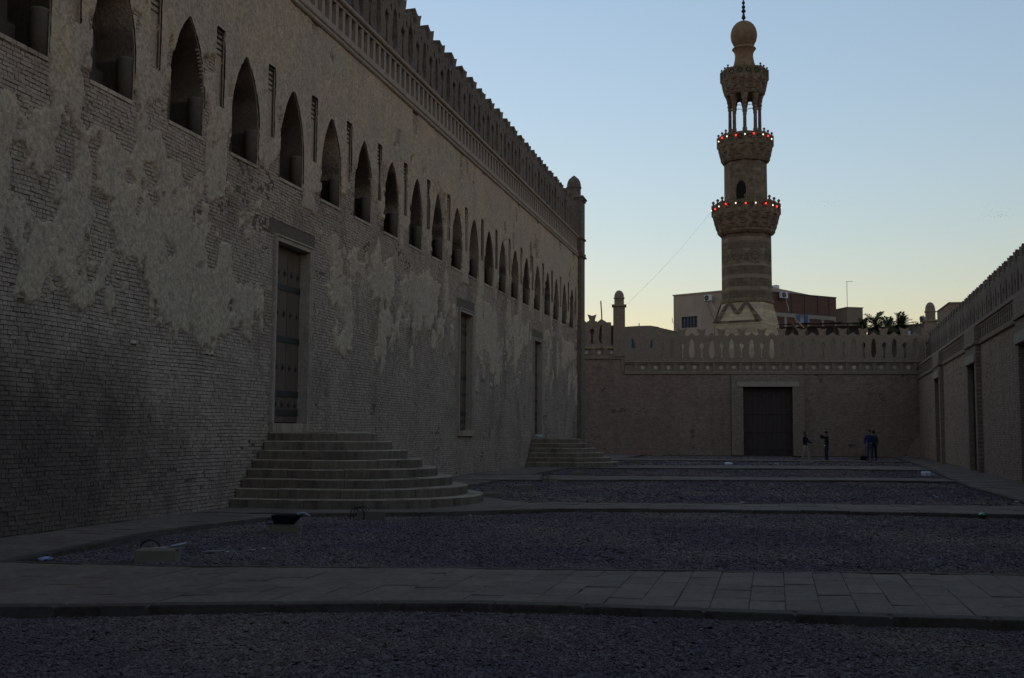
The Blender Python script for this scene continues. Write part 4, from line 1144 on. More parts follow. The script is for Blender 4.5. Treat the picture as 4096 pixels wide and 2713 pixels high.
pp = MB(); pp.tube([(4.3, -0.05, ztop - 1.2), (4.9, -0.05, ztop - 2.5), (5.3, -0.05, ztop - 3.2), (5.2, -0.05, ztop - 4.6), (3.6, -0.05, ztop - 6.2)], 0.05, 6); pp.tube([(0.9, -0.04, ztop - 4.4), (0.5, -0.04, ztop - 3.2), (-0.1, -0.06, ztop - 2.9), (-0.15, -0.06, ztop - 2.4)], 0.03, 6)
pp.build('drain_pipe', M['concrete'], be)

mwB, LB = facade_frame(A1, A2)
br = empty('apartment_house'); br.matrix_world = mwB
tag(br, 'unfinished red brick house with a grey concrete frame right of the minaret', 'house')
zt1, zt2 = at(3100, 1166, 115.6).z, A2.z
zt_ = (zt1 + zt2) / 2
zbeam = zt_ - 2.05
mb = MB(); mb.box(0.02, LB, 0.06, 8, 0, zt_); br_w = mb.build('wall', M['redbrick'], br)
c = MB(); c.box(0.0, LB + 0.02, 0.0, 0.3, zbeam - 0.38, zbeam + 0.02); c.box(0.0, LB + 0.02, 0.001, 0.3, zbeam - 3.5, zbeam - 3.1)
for f in (0.0, 0.19, 0.36, 0.535, 0.76, 0.965): c.box(f * LB + 0.001, f * LB + 0.34, -0.002, 0.29, 0, zbeam - 0.381)
c.build('concrete_frame', M['concrete'], br)
for f in (0.30, 0.5, 0.7, 0.88):
    MB().box(f * LB, f * LB + 0.16, -0.005, 0.1, zbeam + 0.021, zt_ - 0.01).build('parapet_column', M['tin'], br)
MB().box(-0.02, LB + 0.03, 0.0, 0.4, zt_ + 0.002, zt_ + 0.1).build('parapet', M['tin'], br)
wp = mwB.inverted() @ at(3203, 1280, 118.2); wc, wz = wp.x, wp.z
w_ = MB(); w_.box(wc - 0.36, wc - 0.27, -0.02, 0.06, wz - 0.5, wz + 0.5); w_.box(wc + 0.27, wc + 0.36, -0.02, 0.06, wz - 0.5, wz + 0.5); w_.box(wc - 0.36, wc + 0.36, -0.019, 0.059, wz + 0.5, wz + 0.57)
for k in (-1, 0, 1): w_.box(wc + k * 0.15 - 0.025, wc + k * 0.15 + 0.025, -0.01, 0.05, wz - 0.5, wz + 0.5)
win = w_.build('window', M['bluegrey'], br)
MB().box(wc - 0.27, wc + 0.27, 0.02, 0.055, wz - 0.5, wz + 0.5).build('curtain', M['white'], win)
for s in (-1, 1):
    sh = MB().box(0, 0.42, -0.02, 0.02, -0.5, 0.5)
    for k in range(6): sh.box(0.04, 0.38, -0.035, -0.021, -0.45 + k * 0.15, -0.36 + k * 0.15)
    sh.build('shutter', M['blue'], win, (wc + (0.36 if s > 0 else -0.78), -0.03, wz))

def ac_unit(p, rz, label, s=1.0):
    e = tag(empty('air_conditioner', tuple(p), rz), label, 'air conditioner'); e.scale = (s, s, s)
    MB().cbox(-0.42, 0.42, -0.15, 0.15, -0.3, 0.3, 0.02).build('casing', M['white'], e)
    rg = MB().lathe([(0.24, 0), (0.27, 0.015), (0.24, 0.03)], 18); rg.v = [(x - 0.1, -0.155 - z, y) for x, y, z in rg.v]; rg.build('fan_grille', M['black'], e)
    bl_ = MB()
    for k in range(5): bl_.quad((-0.1, -0.19, 0), (-0.1 + 0.2 * math.cos(k * 1.257), -0.19, 0.2 * math.sin(k * 1.257)), (-0.1 + 0.2 * math.cos(k * 1.257 + .5), -0.186, 0.2 * math.sin(k * 1.257 + .5)), (-0.1, -0.186, 0.01))
    bl_.build('fan_blade', M['concrete'], e)
    bk = MB(); bk.box(-0.38, -0.33, -0.15, 0.3, -0.36, -0.305); bk.box(0.33, 0.38, -0.15, 0.3, -0.36, -0.305); bk.build('bracket', M['tin'], e)
    MB().tube([(0.3, 0.0, -0.3), (0.42, 0.05, -0.7), (0.7, 0.12, -1.2), (0.75, 0.16, -1.5)], 0.025, 6).build('hose', M['white'], e)
pa1 = at(2833, 1193, 118.45); ac_unit(pa1 + Vector((0, -0.2, 0)), math.atan2((A1 - A0).y, (A1 - A0).x), 'white air conditioner high on the beige wall left of the minaret')
pa2 = at(3139, 1182, 116.1); ac_unit(pa2 + Vector((-0.1, -0.25, 0)), math.atan2((A2 - A1).y, (A2 - A1).x), 'white air conditioner at the parapet of the red brick house', 1.05)
tk = at(3104, 1166, 118.5)
t_ = tag(empty('water_tank', tuple(tk)), 'pale water tank on the roof beside the minaret shaft', 'tank')
MB().cbox(-0.45, 0.35, -0.4, 0.4, -0.1, 0.62, 0.08).build('tank_body', M['white'], t_); MB().lathe([(0.16, 0.62), (0.16, 0.68), (0.02, 0.7)], 10).build('lid', M['concrete'], t_)

# plain block with an aerial
B0, B1, B2 = at(3349, 1236, 117.5), at(3388, 1231, 116.4), at(3451, 1242, 117.2)
mwC, LC = facade_frame(B1, B2)
bk_ = empty('roof_block'); bk_.matrix_world = mwC
tag(bk_, 'plain grey box-shaped roof room next to the red brick house', 'building')
mb = MB().box(0, LC, 0, 2.2, 0, B1.z); mb.build('wall', M['greywall'], bk_)
MB().cbox(-0.06, LC + 0.06, -0.06, 2.25, B1.z + 0.002, B1.z + 0.08, 0.01).build('roof', M['concrete'], bk_)
ae = tag(empty('aerial', tuple(B1 + Vector((0.05, 0.3, 0.0)))), 'thin roof mast with one short side arm on the grey block', 'mast')
hz_ = at(3388, 1125, 116.4).z - B1.z
MB().tube([(0, 0, 0), (0, 0, hz_)], 0.025, 5).build('mast', M['copper'], ae); MB().tube([(-0.08, 0, hz_), (0.58, -0.1, hz_ - 0.03)], 0.02, 5).build('arm', M['copper'], ae)

# low grey house on the left behind the cresting
C0, C1 = at(2478, 1309, 98.0), at(2632, 1311, 97.0)
mwD, LD = facade_frame(C0, C1)
lo = empty('low_house'); lo.matrix_world = mwD
tag(lo, 'low dark grey flat roofed house behind the cresting beside the tall domed pier', 'house')
zl_ = C0.z
hs_ = []
for px in (2533, 2610): 
    q = mwD.inverted() @ at(px, 1374, 97.6); hs_.append((q.x, q.z))
mb = MB(); extrude2d(mb, [[(0, 0), (LD, 0), (LD, zl_ - 0.12), (LD * 0.8, zl_ + 0.02), (LD * 0.45, zl_ + 0.04), (0, zl_)]] + [[(x - 0.2, z - 0.45), (x + 0.2, z - 0.45), (x + 0.2, z + 0.45), (x - 0.2, z + 0.45)] for x, z in hs_], 0, 0.25); mb.box(0, LD, 0.25, 6, 0, zl_ - 0.15)
mb.build('wall', M['greywall'], lo)
for x, z in hs_:
    f_ = MB(); extrude2d(f_, [[(x - 0.2, z - 0.45), (x + 0.2, z - 0.45), (x + 0.2, z + 0.45), (x - 0.2, z + 0.45)], [(x - 0.15, z - 0.4), (x + 0.15, z - 0.4), (x + 0.15, z + 0.4), (x - 0.15, z + 0.4)]], 0.02, 0.1)
    w_ = f_.build('window', M['blue'], lo); MB().box(x - 0.15, x + 0.15, 0.12, 0.14, z - 0.4, z + 0.4).build('pane', M['glass'], w_)
MB().box(LD * 0.5 - 0.03, LD * 0.5 + 0.03, 0.1, 0.16, zl_, zl_ + 0.3).build('roof_stub', M['concrete'], lo); MB().box(0.0, 0.12, 0.1, 0.2, zl_, zl_ + 0.35).build('roof_stub', M['concrete'], lo)

# shack with a tin roof and leaning boards
D0, D1 = at(3118, 1300, 93.0), at(3452, 1308, 93.0)
sk = tag(empty('roof_shack', (D0.x, 93.0, 0)), 'dark makeshift shelter with a crooked tin roof behind the wall top', 'shack')
w_d = D1.x - D0.x; zr = D0.z
MB().box(0, w_d, 0.0, 5, 0, zr - 0.9).build('wall', M['greywall'], sk)
for k in range(7):
    MB().tube([(w_d * k / 6, 0.05, zr - 0.9), (w_d * k / 6 + random.uniform(-.1, .1), 0.0, zr)], 0.06, 6).build('post', M['wood'], sk)
MB().box(0, w_d, 0.8, 0.9, zr - 1.0, zr - 0.1).build('backing', M['tin'], sk)
x = -0.2; k = 0
while x < w_d:
    rf = MB(); n = 8; w2 = 0.95
    for j in range(n):
        u0, u1 = x + w2 * j / n, x + w2 * (j + 1) / n; h0, h1 = 0.03 * (j % 2), 0.03 * ((j + 1) % 2); t0 = random.uniform(-.02, .02)
        rf.quad((u0, -0.5, zr + h0 + 0.04 * (k % 3)), (u1, -0.5, zr + h1 + 0.04 * (k % 3) + t0), (u1, 4, zr + 0.35 + h1), (u0, 4, zr + 0.35 + h0))
    o = rf.build('tin_sheet', M['tin'], sk); x += 0.85; k += 1
for (p0, p1, m_, lab) in (((3180, 1275), (3216, 1312), 'orange', 'orange board leaning against the tin roof'), ((3169, 1292), (3202, 1340), 'wood', 'weathered brown board leaning below the orange one')):
    a, b = at(*p0, 92.0), at(*p1, 91.6); d_ = (b - a); o = MB().box(-0.11, 0.11, -0.025, 0.025, 0, d_.length).build('board', M[m_])
    o.rotation_euler = d_.to_track_quat('Z', 'Y').to_euler(); o.location = a; tag(o, lab, 'board')

# low flat roof with dishes at the right end
E0, E1 = at(3470, 1312, 96.0), at(3735, 1312, 92.0)
mwE, LE = facade_frame(E0, E1)
fl = empty('flat_house'); fl.matrix_world = mwE
tag(fl, 'low brown flat roofed house behind the palms at the right end of the cresting', 'house')
MB().box(0, LE, 0, 5, 0, E0.z - 0.1).build('wall', M['greywall'], fl); MB().cbox(-0.05, LE + 0.05, -0.05, 5, E0.z - 0.098, E0.z, 0.01).build('roof', M['concrete'], fl)
MB().quad((LE - 2.4, -0.3, E0.z - 0.9), (LE - 1.9, -0.3, E0.z - 0.95), (LE - 1.95, -0.2, E0.z - 0.55), (LE - 2.3, -0.2, E0.z - 0.5)).build('awning', M['white'], fl)
def dish(p, rz, tilt, r, label):
    e = tag(empty('satellite_dish', tuple(p), rz), label, 'satellite dish')
    b = MB(); n = 16; pr = [(0.0, 0.0), (r * 0.5, 0.04), (r * 0.8, 0.11), (r, 0.18), (r * 1.01, 0.17), (r * 0.8, 0.09), (r * 0.4, 0.01), (0.0, -0.02)]
    b.lathe([(max(q, 0.003), z) for q, z in pr], n); Rm = Matrix.Rotation(tilt, 3, 'X')
    b.v = [tuple(Rm @ Vector(v) + Vector((0, 0, 0.55))) for v in b.v]; b.build('dish', M['concrete'], e)
    MB().tube([(0, 0, 0), (0, 0.02, 0.55)], 0.03, 6).build('stand', M['tin'], e)
    tip = Rm @ Vector((0, 0, 0.5)) + Vector((0, 0, 0.55)); MB().tube([Rm @ Vector((0, -r, 0.16)) + Vector((0, 0, 0.55)), tip], 0.018, 5).build('feed_arm', M['tin'], e); MB().lathe([(0.05, -0.06), (0.05, 0.06)], 8, cx=tip.x, cy=tip.y).build('feed_horn', M['black'], e, (0, 0, tip.z))
for (px, rz, tl, r, lab) in ((3683, 0.9, 1.25, 0.34, 'satellite dish seen edge on, left of its pair on the roof'), (3697, 1.2, 1.0, 0.42, 'larger satellite dish tipped back on the roof by the domed corner')):
    dish(at(px, 1311, 92.6), rz, tl, r, lab)
an = tag(empty('roof_aerial', tuple(at(3664, 1311, 92.9))), 'small bar aerial on the roof left of the satellite dishes', 'aerial')
MB().tube([(0, 0, 0), (0, 0, 0.52)], 0.02, 5).build('mast', M['copper'], an); MB().tube([(-0.35, 0, 0.45), (0.25, 0, 0.45)], 0.018, 5).build('arm', M['copper'], an); MB().lathe([(0.07, 0.28), (0.09, 0.33), (0.07, 0.4)], 8, cx=0.12).build('amplifier', M['black'], an)

# block standing behind the side wall
G0 = at(3797, 1209, 82.5)
gb = tag(empty('neighbour_house', (G0.x, 82.5, 0)), 'brown box-shaped house rising behind the cresting of the side wall', 'house')
MB().box(0, 7, 0, 6, 0, G0.z - 0.08).build('wall', M['court_trim'], gb); MB().cbox(-0.06, 7, -0.06, 6, G0.z - 0.078, G0.z, 0.01).build('roof', M['concrete'], gb)

# pipe behind the stepped cresting
pb = at(2407, 1262, 79.2); tag(MB().tube([pb - Vector((0, 0, 2.6)), pb, at(2403, 1204, 79.2)], 0.045, 6).build('pipe', M['tin']), 'thin rusty pipe standing up behind the stepped corner of the gate wall', 'pipe')

# palms
M['frond'] = mat('palm_leaf', (0.045, 0.06, 0.022), (0.025, 0.035, 0.014), nscale=3, bump=0, isl=0.25, rough=0.7)
M['trunk'] = mat('palm_trunk', (0.10, 0.075, 0.05), nscale=4, bump=0.6)
def frond_mesh(seed):
    r = random.Random(seed); b = MB(); n = 16; L = 2.6
    pt_ = []
    for k in range(n + 1):
        t = k / n; pt_.append(Vector((L * (t - 0.15 * t * t) * 0.8, 0, L * (0.75 * t - 0.62 * t * t))))
    b.tube(pt_, [0.035 * (1 - 0.8 * k / n) for k in range(n + 1)], 4)
    for k in range(2, n + 1):
        for s in (-1, 1):
            for h in (0, 0.5):
                p = pt_[k].lerp(pt_[max(k - 1, 0)], h); l = 0.55 * (1 - (k / n) ** 3 * 0.55) * r.uniform(0.85, 1.15)
                q = p + Vector((0.45 * l, s * l * 0.8, -0.12 * l + r.uniform(-.06, .12)))
                m_ = (p + q) / 2 + Vector((0.01, 0, 0.03))
                b.add([p, m_ + Vector((0.022, -0.022 * s, 0)), q, m_ + Vector((-0.022, 0.022 * s, 0))], [(0, 1, 2, 3)])
    return b.mesh('frond')
FR = [frond_mesh(s) for s in range(3)]
for i, (px, py, Y_, s, lab) in enumerate(((3452, 1345, 97.0, 0.85, 'palm half hidden by the grey roof room'), (3510, 1330, 93.5, 0.9, 'tallest bushy palm, next right from the one by the roof room'), (3556, 1335, 96, 0.85, 'narrow upright palm between two wider palms'), (3602, 1335, 93.5, 0.9, 'rightmost palm, leaning, near the satellite dishes'))):
    c_ = at(px, py, Y_)
    pt = tag(empty('palm_tree', (c_.x, Y_, 0)), lab, 'palm', 'palms behind the gate wall')
    MB().tube([(0, 0, 0), (0.1, 0.05, c_.z * 0.5), (0, 0, c_.z)], [0.28, 0.22, 0.2], 8).build('trunk', M['trunk'], pt)
    r = random.Random(40 + i)
    for k in range(22):
        f = link('frond', FR[k % 3], M['frond'], pt, (0, 0, c_.z)); el = r.uniform(-1.15, -0.25) if k % 3 else r.uniform(-0.2, 0.8)
        f.rotation_euler = (r.uniform(-.3, .3), el, r.uniform(0, 6.28)); f.scale = (s * r.uniform(0.8, 1.1),) * 3

# birds
bm_ = MB(); bm_.lathe([(0.01, -0.11), (0.045, -0.04), (0.04, 0.04), (0.012, 0.12)], 6); bm_.v = [(x, z, y) for x, y, z in bm_.v]
bm_.add([(0, 0.05, 0.02), (0.2, 0.03, 0.10), (0.36, -0.05, 0.06), (0.18, -0.06, 0.08), (0, -0.05, 0.02), (-0.2, 0.03, 0.10), (-0.36, -0.05, 0.06), (-0.18, -0.06, 0.08)], [(0, 1, 2, 3, 4), (0, 4, 7, 6, 5)])
birdm = bm_.mesh('bird'); birdm.materials.append(M['black'])
rb_ = random.Random(3)
for (cx_, cy_, sx, sy, n, lab, grp) in ((3320, 812, 95, 9, 22, 'tiny dark bird in the small loose flock near the minaret', 'flock near the minaret'), (3990, 855, 75, 17, 40, 'tiny dark bird in the larger flock above the side wall', 'flock above the side wall')):
    for k in range(n):
        p = at(cx_ + rb_.gauss(0, sx * 0.5), cy_ + rb_.gauss(0, sy), rb_.uniform(200, 240))
        o = link('bird', birdm, None, None, tuple(p)); o.rotation_euler = (rb_.uniform(-.4, .4), rb_.uniform(-.5, .5), rb_.uniform(0, 6.28)); o.scale = (0.4,) * 3
        tag(o, lab, 'bird', grp)

# ------------------------------------------------------------------ things lying about in the yard
M['block'] = mat('concrete_block', (0.21, 0.17, 0.12), (0.14, 0.11, 0.078), nscale=8, amount=0.9, bump=0.5, objv=0.15)
M['paper'] = mat('pale_litter', (0.42, 0.4, 0.42), nscale=6, bump=0.2)
M['cord'] = mat('black_cord', (0.02, 0.02, 0.022), bump=0, rough=0.6)
def block(p, w, d, h, rz, label, lug=False):
    e = tag(empty('concrete_block', (p.x, p.y, -0.09), rz), label, 'concrete block', 'lamp bases along the gravel beds')
    b = MB().cbox(0, w, 0, d, 0, h + 0.03, 0.02); b.v = [tuple(c + random.uniform(-.006, .006) for c in v) for v in b.v]
    b.build('block_body', M['block'], e)
    if lug:
        c = MB()
        for k in range(3):
            c.tube([(0.02 + 0.05 * k + 0.13 * math.cos(a), -0.02 + 0.06 * k, h * 0.5 + 0.16 * math.sin(a) + 0.03) for a in [math.pi * j / 8 for j in range(-2, 10)]], 0.009, 5)
        c.build('loose_cable', M['cord'], e)
    return e
BL = [((537, 2250), 0.50, 0.34, 0.155, 0.32, 'nearest concrete block with a broken lamp bracket on top', False), ((1075, 2132), 0.50, 0.33, 0.14, 0.32, 'concrete block carrying the black lamp housing', False),
      ((1425, 2080), 0.52, 0.30, 0.17, 0.30, 'concrete block against the kerb before the broad steps with looping cable', True), ((1918, 1992), 0.46, 0.42, 0.12, 0.25, 'concrete block lying just past the corner of the broad steps', False),
      ((2055, 1958), 0.50, 0.30, 0.13, 0.25, 'concrete block alone in the middle of the third gravel bed', False), ((2172, 1928), 0.50, 0.30, 0.13, 0.25, 'concrete block with a cable loop at the edge of the third path', True),
      ((2288, 1902), 0.48, 0.30, 0.14, 0.2, 'concrete block in the fourth gravel bed beyond the third path', False), ((2516, 1852), 0.62, 0.3, 0.13, 0.2, 'concrete block right of the far steps', False), ((2612, 1826), 0.6, 0.3, 0.13, 0.2, 'farthest concrete block before the stepped part of the gate wall', False)]
BO = [block(on_ground(*p, -0.06), w, d, h, rz, lab, lug) for p, w, d, h, rz, lab, lug in BL]

b0 = BO[0]
br_ = tag(empty('lamp_bracket', (b0.location.x, b0.location.y, b0.location.z + 0.186), 0.32), 'broken lamp bracket with pale glass shards on the nearest block', 'lamp bracket')
MB().tube([(0.16 + 0.12 * math.cos(a), 0.12, 0.01 + 0.10 * math.sin(a)) for a in [math.pi * (1 - j / 8) for j in range(9)]] + [(0.34, 0.1, 0.005), (0.44, 0.12, 0.02)], 0.014, 6).build('hoop', M['iron'], br_)
MB().cbox(0.2, 0.52, 0.04, 0.22, 0.0, 0.018, 0.004).build('base_plate', M['concrete'], br_)
MB().add([(0.40, 0.05, 0.03), (0.60, 0.08, 0.065), (0.60, 0.2, 0.075), (0.42, 0.2, 0.04), (0.41, 0.06, 0.022), (0.6, 0.09, 0.057), (0.6, 0.2, 0.067), (0.42, 0.2, 0.032)], [(0, 1, 2, 3), (4, 7, 6, 5), (0, 4, 5, 1), (1, 5, 6, 2), (2, 6, 7, 3), (3, 7, 4, 0)]).build('glass_shard', M['paper'], br_)
b1 = BO[1]
hs = tag(empty('lamp_housing', (b1.location.x, b1.location.y, b1.location.z + 0.172), 0.30), 'black trough-shaped lamp housing with a pale strap lying on a block', 'lamp housing')
h_ = MB(); h_.add([(0.08, 0.0, 0.0), (0.40, 0.0, 0.0), (0.40, 0.26, 0.0), (0.08, 0.26, 0.0), (0.03, -0.03, 0.14), (0.52, -0.03, 0.14), (0.52, 0.3, 0.14), (0.03, 0.3, 0.14), (0.06, 0.0, 0.14), (0.49, 0.0, 0.14), (0.49, 0.27, 0.14), (0.06, 0.27, 0.14), (0.10, 0.03, 0.03), (0.39, 0.03, 0.03), (0.39, 0.23, 0.03), (0.10, 0.23, 0.03)],
    [(0, 3, 2, 1)] + [(i, (i + 1) % 4, 4 + (i + 1) % 4, 4 + i) for i in range(4)] + [(4 + i, 4 + (i + 1) % 4, 8 + (i + 1) % 4, 8 + i) for i in range(4)] + [(8 + i, 8 + (i + 1) % 4, 12 + (i + 1) % 4, 12 + i) for i in range(4)] + [(12, 13, 14, 15)])
h_.build('housing', M['black'], hs)
MB().tube([(0.02, 0.0, 0.10), (-0.04, -0.02, 0.06), (-0.03, -0.03, 0.0), (0.06, -0.02, 0.01)], 0.012, 6).build('bracket', M['black'], hs)
MB().tube([(0.44, 0.1, 0.15), (0.52, 0.08, 0.17), (0.58, 0.02, 0.165), (0.66, 0.0, 0.13)], [0.02, 0.024, 0.02, 0.012], 6).build('strap', M['paper'], hs)

def scrap(name, px, py, z, s, label, m_, cat='litter', flat=0.35, seed=0, grp=None):
    """crumpled scrap: a small irregular hull"""
    r = random.Random(seed + int(px)); p = on_ground(px, py, z); b = MB()
    pr = [(0.02, 0), (0.8, 0.12), (1.0, 0.45), (0.75, 0.85), (0.1, 1.0)]
    b.lathe([(q * s, h * s * flat * 2) for q, h in pr], 9, mod=lambda i, zz: r.uniform(0.6, 1.15))
    b.v = [(x * 1.3, y * 0.8, zz + r.uniform(-.08, .08) * s) for x, y, zz in b.v]
    o = b.build(name, m_, None, (p.x, p.y, z), rz=r.uniform(0, 3)); tag(o, label, cat, grp); return o
M['bag'] = mat('pale_blue_plastic', (0.42, 0.45, 0.7), bump=0.1, rough=0.4)
M['green'] = mat('green_plastic', (0.03, 0.30, 0.13), bump=0.1, rough=0.3, spec=0.4)
M['azure'] = mat('bright_blue_plastic', (0.05, 0.16, 0.6), bump=0.1, rough=0.4)
scrap('plastic_bag', 180, 2243, -0.06, 0.075, 'pale blue plastic bag at the pointed corner of the gravel bed', M['bag'])
for px, py, s, lab in ((910, 2210, 0.03, 'tiny pale scrap left of its neighbours in the near gravel'), (1013, 2203, 0.028, 'pale scrap beside the brightest one in the near gravel'), (1052, 2199, 0.04, 'brightest small white scrap in the near gravel')):
    scrap('paper_scrap', px, py, -0.06, s, lab, M['paper'])
sp = on_ground(848, 2212, -0.05)
tag(MB().tube([(-0.14, 0, 0.01), (-0.04, 0.015, 0.02), (0.06, 0.04, 0.02), (0.15, 0.08, 0.035)], [0.006, 0.012, 0.012, 0.006], 6).build('stick', M['paper'], None, tuple(sp)), 'pale bent stick lying on the gravel right of the nearest block', 'stick')
bt = on_ground(2915, 1859, -0.05); e = tag(empty('bottle', (bt.x, bt.y, -0.06), 0.1), 'white plastic bottle lying in the gravel before the gate', 'bottle')
q = MB().lathe([(0.06, 0.0), (0.085, 0.02), (0.085, 0.27), (0.03, 0.36), (0.03, 0.40)], 10); q.v = [(z - 0.2, y, x + 0.05) for x, y, z in q.v]; q.build('bottle_body', M['white'], e)
q = MB().lathe([(0.034, 0.0), (0.034, 0.05)], 8); q.v = [(z + 0.2, y, x + 0.05) for x, y, z in q.v]; q.build('bottle_cap', M['blue'], e)
for px, py, s, lab in ((3105, 1860, 0.12, 'white scrap on the gravel below the right jamb of the gate'), (3748, 1992, 0.06, 'white scrap alone on the wide gravel bed at the right'), (4066, 2012, 0.07, 'white scrap by the slanting edge of the right paving'), (3322, 1838, 0.12, 'white scrap behind the feet of the man in jeans'), (2969, 2013, 0.06, 'pale scrap at the edge of the second path'), (1880, 2064, 0.04, 'small white scrap in the gravel below the broad steps')):
    scrap('paper_scrap', px, py, -0.05, s, lab, M['paper'])
for px, lab in ((3697, 'left one of two white cups side by side'), (3712, 'right one of two white cups side by side')):
    p = on_ground(px, 1906, -0.05); o = MB().lathe([(0.07, 0), (0.11, 0.03), (0.12, 0.14), (0.09, 0.2), (0.08, 0.2), (0.08, 0.05)], 10).build('cup', M['white'], None, tuple(p)); tag(o, lab + ' in the fourth gravel bed', 'cup')
scrap('plastic_scrap', 3930, 2064, -0.03, 0.1, 'green plastic scrap against the kerb of the second path', M['green'])
scrap('plastic_scrap', 2190, 1859, 0.0, 0.13, 'bright blue plastic scrap at the foot of the far steps', M['azure'])
for px, lab in ((2134, 'left'), (2146, 'middle'), (2158, 'right')):
    p = at(px, 1752, 51.2); o = MB().lathe([(0.05, 0), (0.09, 0.05), (0.07, 0.12), (0.01, 0.14)], 7).build('paper_scrap', M['paper'], None, (-10.75, p.y - 0.3 + (px - 2146) * 0.03, 1.30)); tag(o, lab + ' one of three pale scraps on the top step of the far flight', 'litter')

# ------------------------------------------------------------------ people by the gate
M['skin'] = mat('skin', (0.30, 0.18, 0.12), (0.26, 0.15, 0.1), bump=0, rough=0.6)
M['hair'] = mat('dark_hair', (0.012, 0.01, 0.009), bump=0, rough=0.7)
def cloth(name, c): return mat(name, c, tuple(k * 0.7 for k in c), nscale=5, bump=0.2)
def skinned(name, J, E_, rad, m_, parent=None, sub=1, root='pelvis'):
    """one continuous surface grown round a skeleton of joints"""
    names = list(J); me = bpy.data.meshes.new(name)
    me.from_pydata([J[k] for k in names], [(names.index(a), names.index(b)) for a, b in E_], [])
    o = link(name, me, None, None)
    o.modifiers.new('skin', 'SKIN'); o.modifiers.new('sub', 'SUBSURF').levels = sub
    for i, k in enumerate(names):
        v = me.skin_vertices[0].data[i]; rr = rad[k]; v.radius = rr if isinstance(rr, tuple) else (rr, rr); v.use_root = (k == root)
    dg = bpy.context.evaluated_depsgraph_get(); new = bpy.data.meshes.new_from_object(o.evaluated_get(dg))
    bpy.data.objects.remove(o); new.name = name; new.materials.clear()
    for p in new.polygons: p.use_smooth = True
    return link(name, new, m_, parent)
def hand(mb_, w, d, side):
    """palm, four unequal bent fingers and a thumb continuing the forearm direction d at wrist w"""
    d = d.normalized(); s = d.cross(Vector((0, 0, 1)));
    if s.length < 0.1: s = Vector((1, 0, 0))
    s.normalize(); n = s.cross(d)
    mb_.tube([w - d * 0.02, w + d * 0.04, w + d * 0.09], [0.026, 0.036, 0.03], 6)
    for k, l in enumerate((0.062, 0.075, 0.07, 0.055)):
        b = w + d * 0.08 + s * (k - 1.5) * 0.019
        mb_.tube([b, b + d * l * 0.55 - n * 0.006, b + d * l * 0.85 - n * 0.03], [0.0095, 0.0085, 0.006], 5)
    b = w + d * 0.03 + s * side * 0.03
    mb_.tube([b, b + d * 0.025 + s * side * 0.028, b + d * 0.06 + s * side * 0.03], [0.011, 0.01, 0.007], 5)
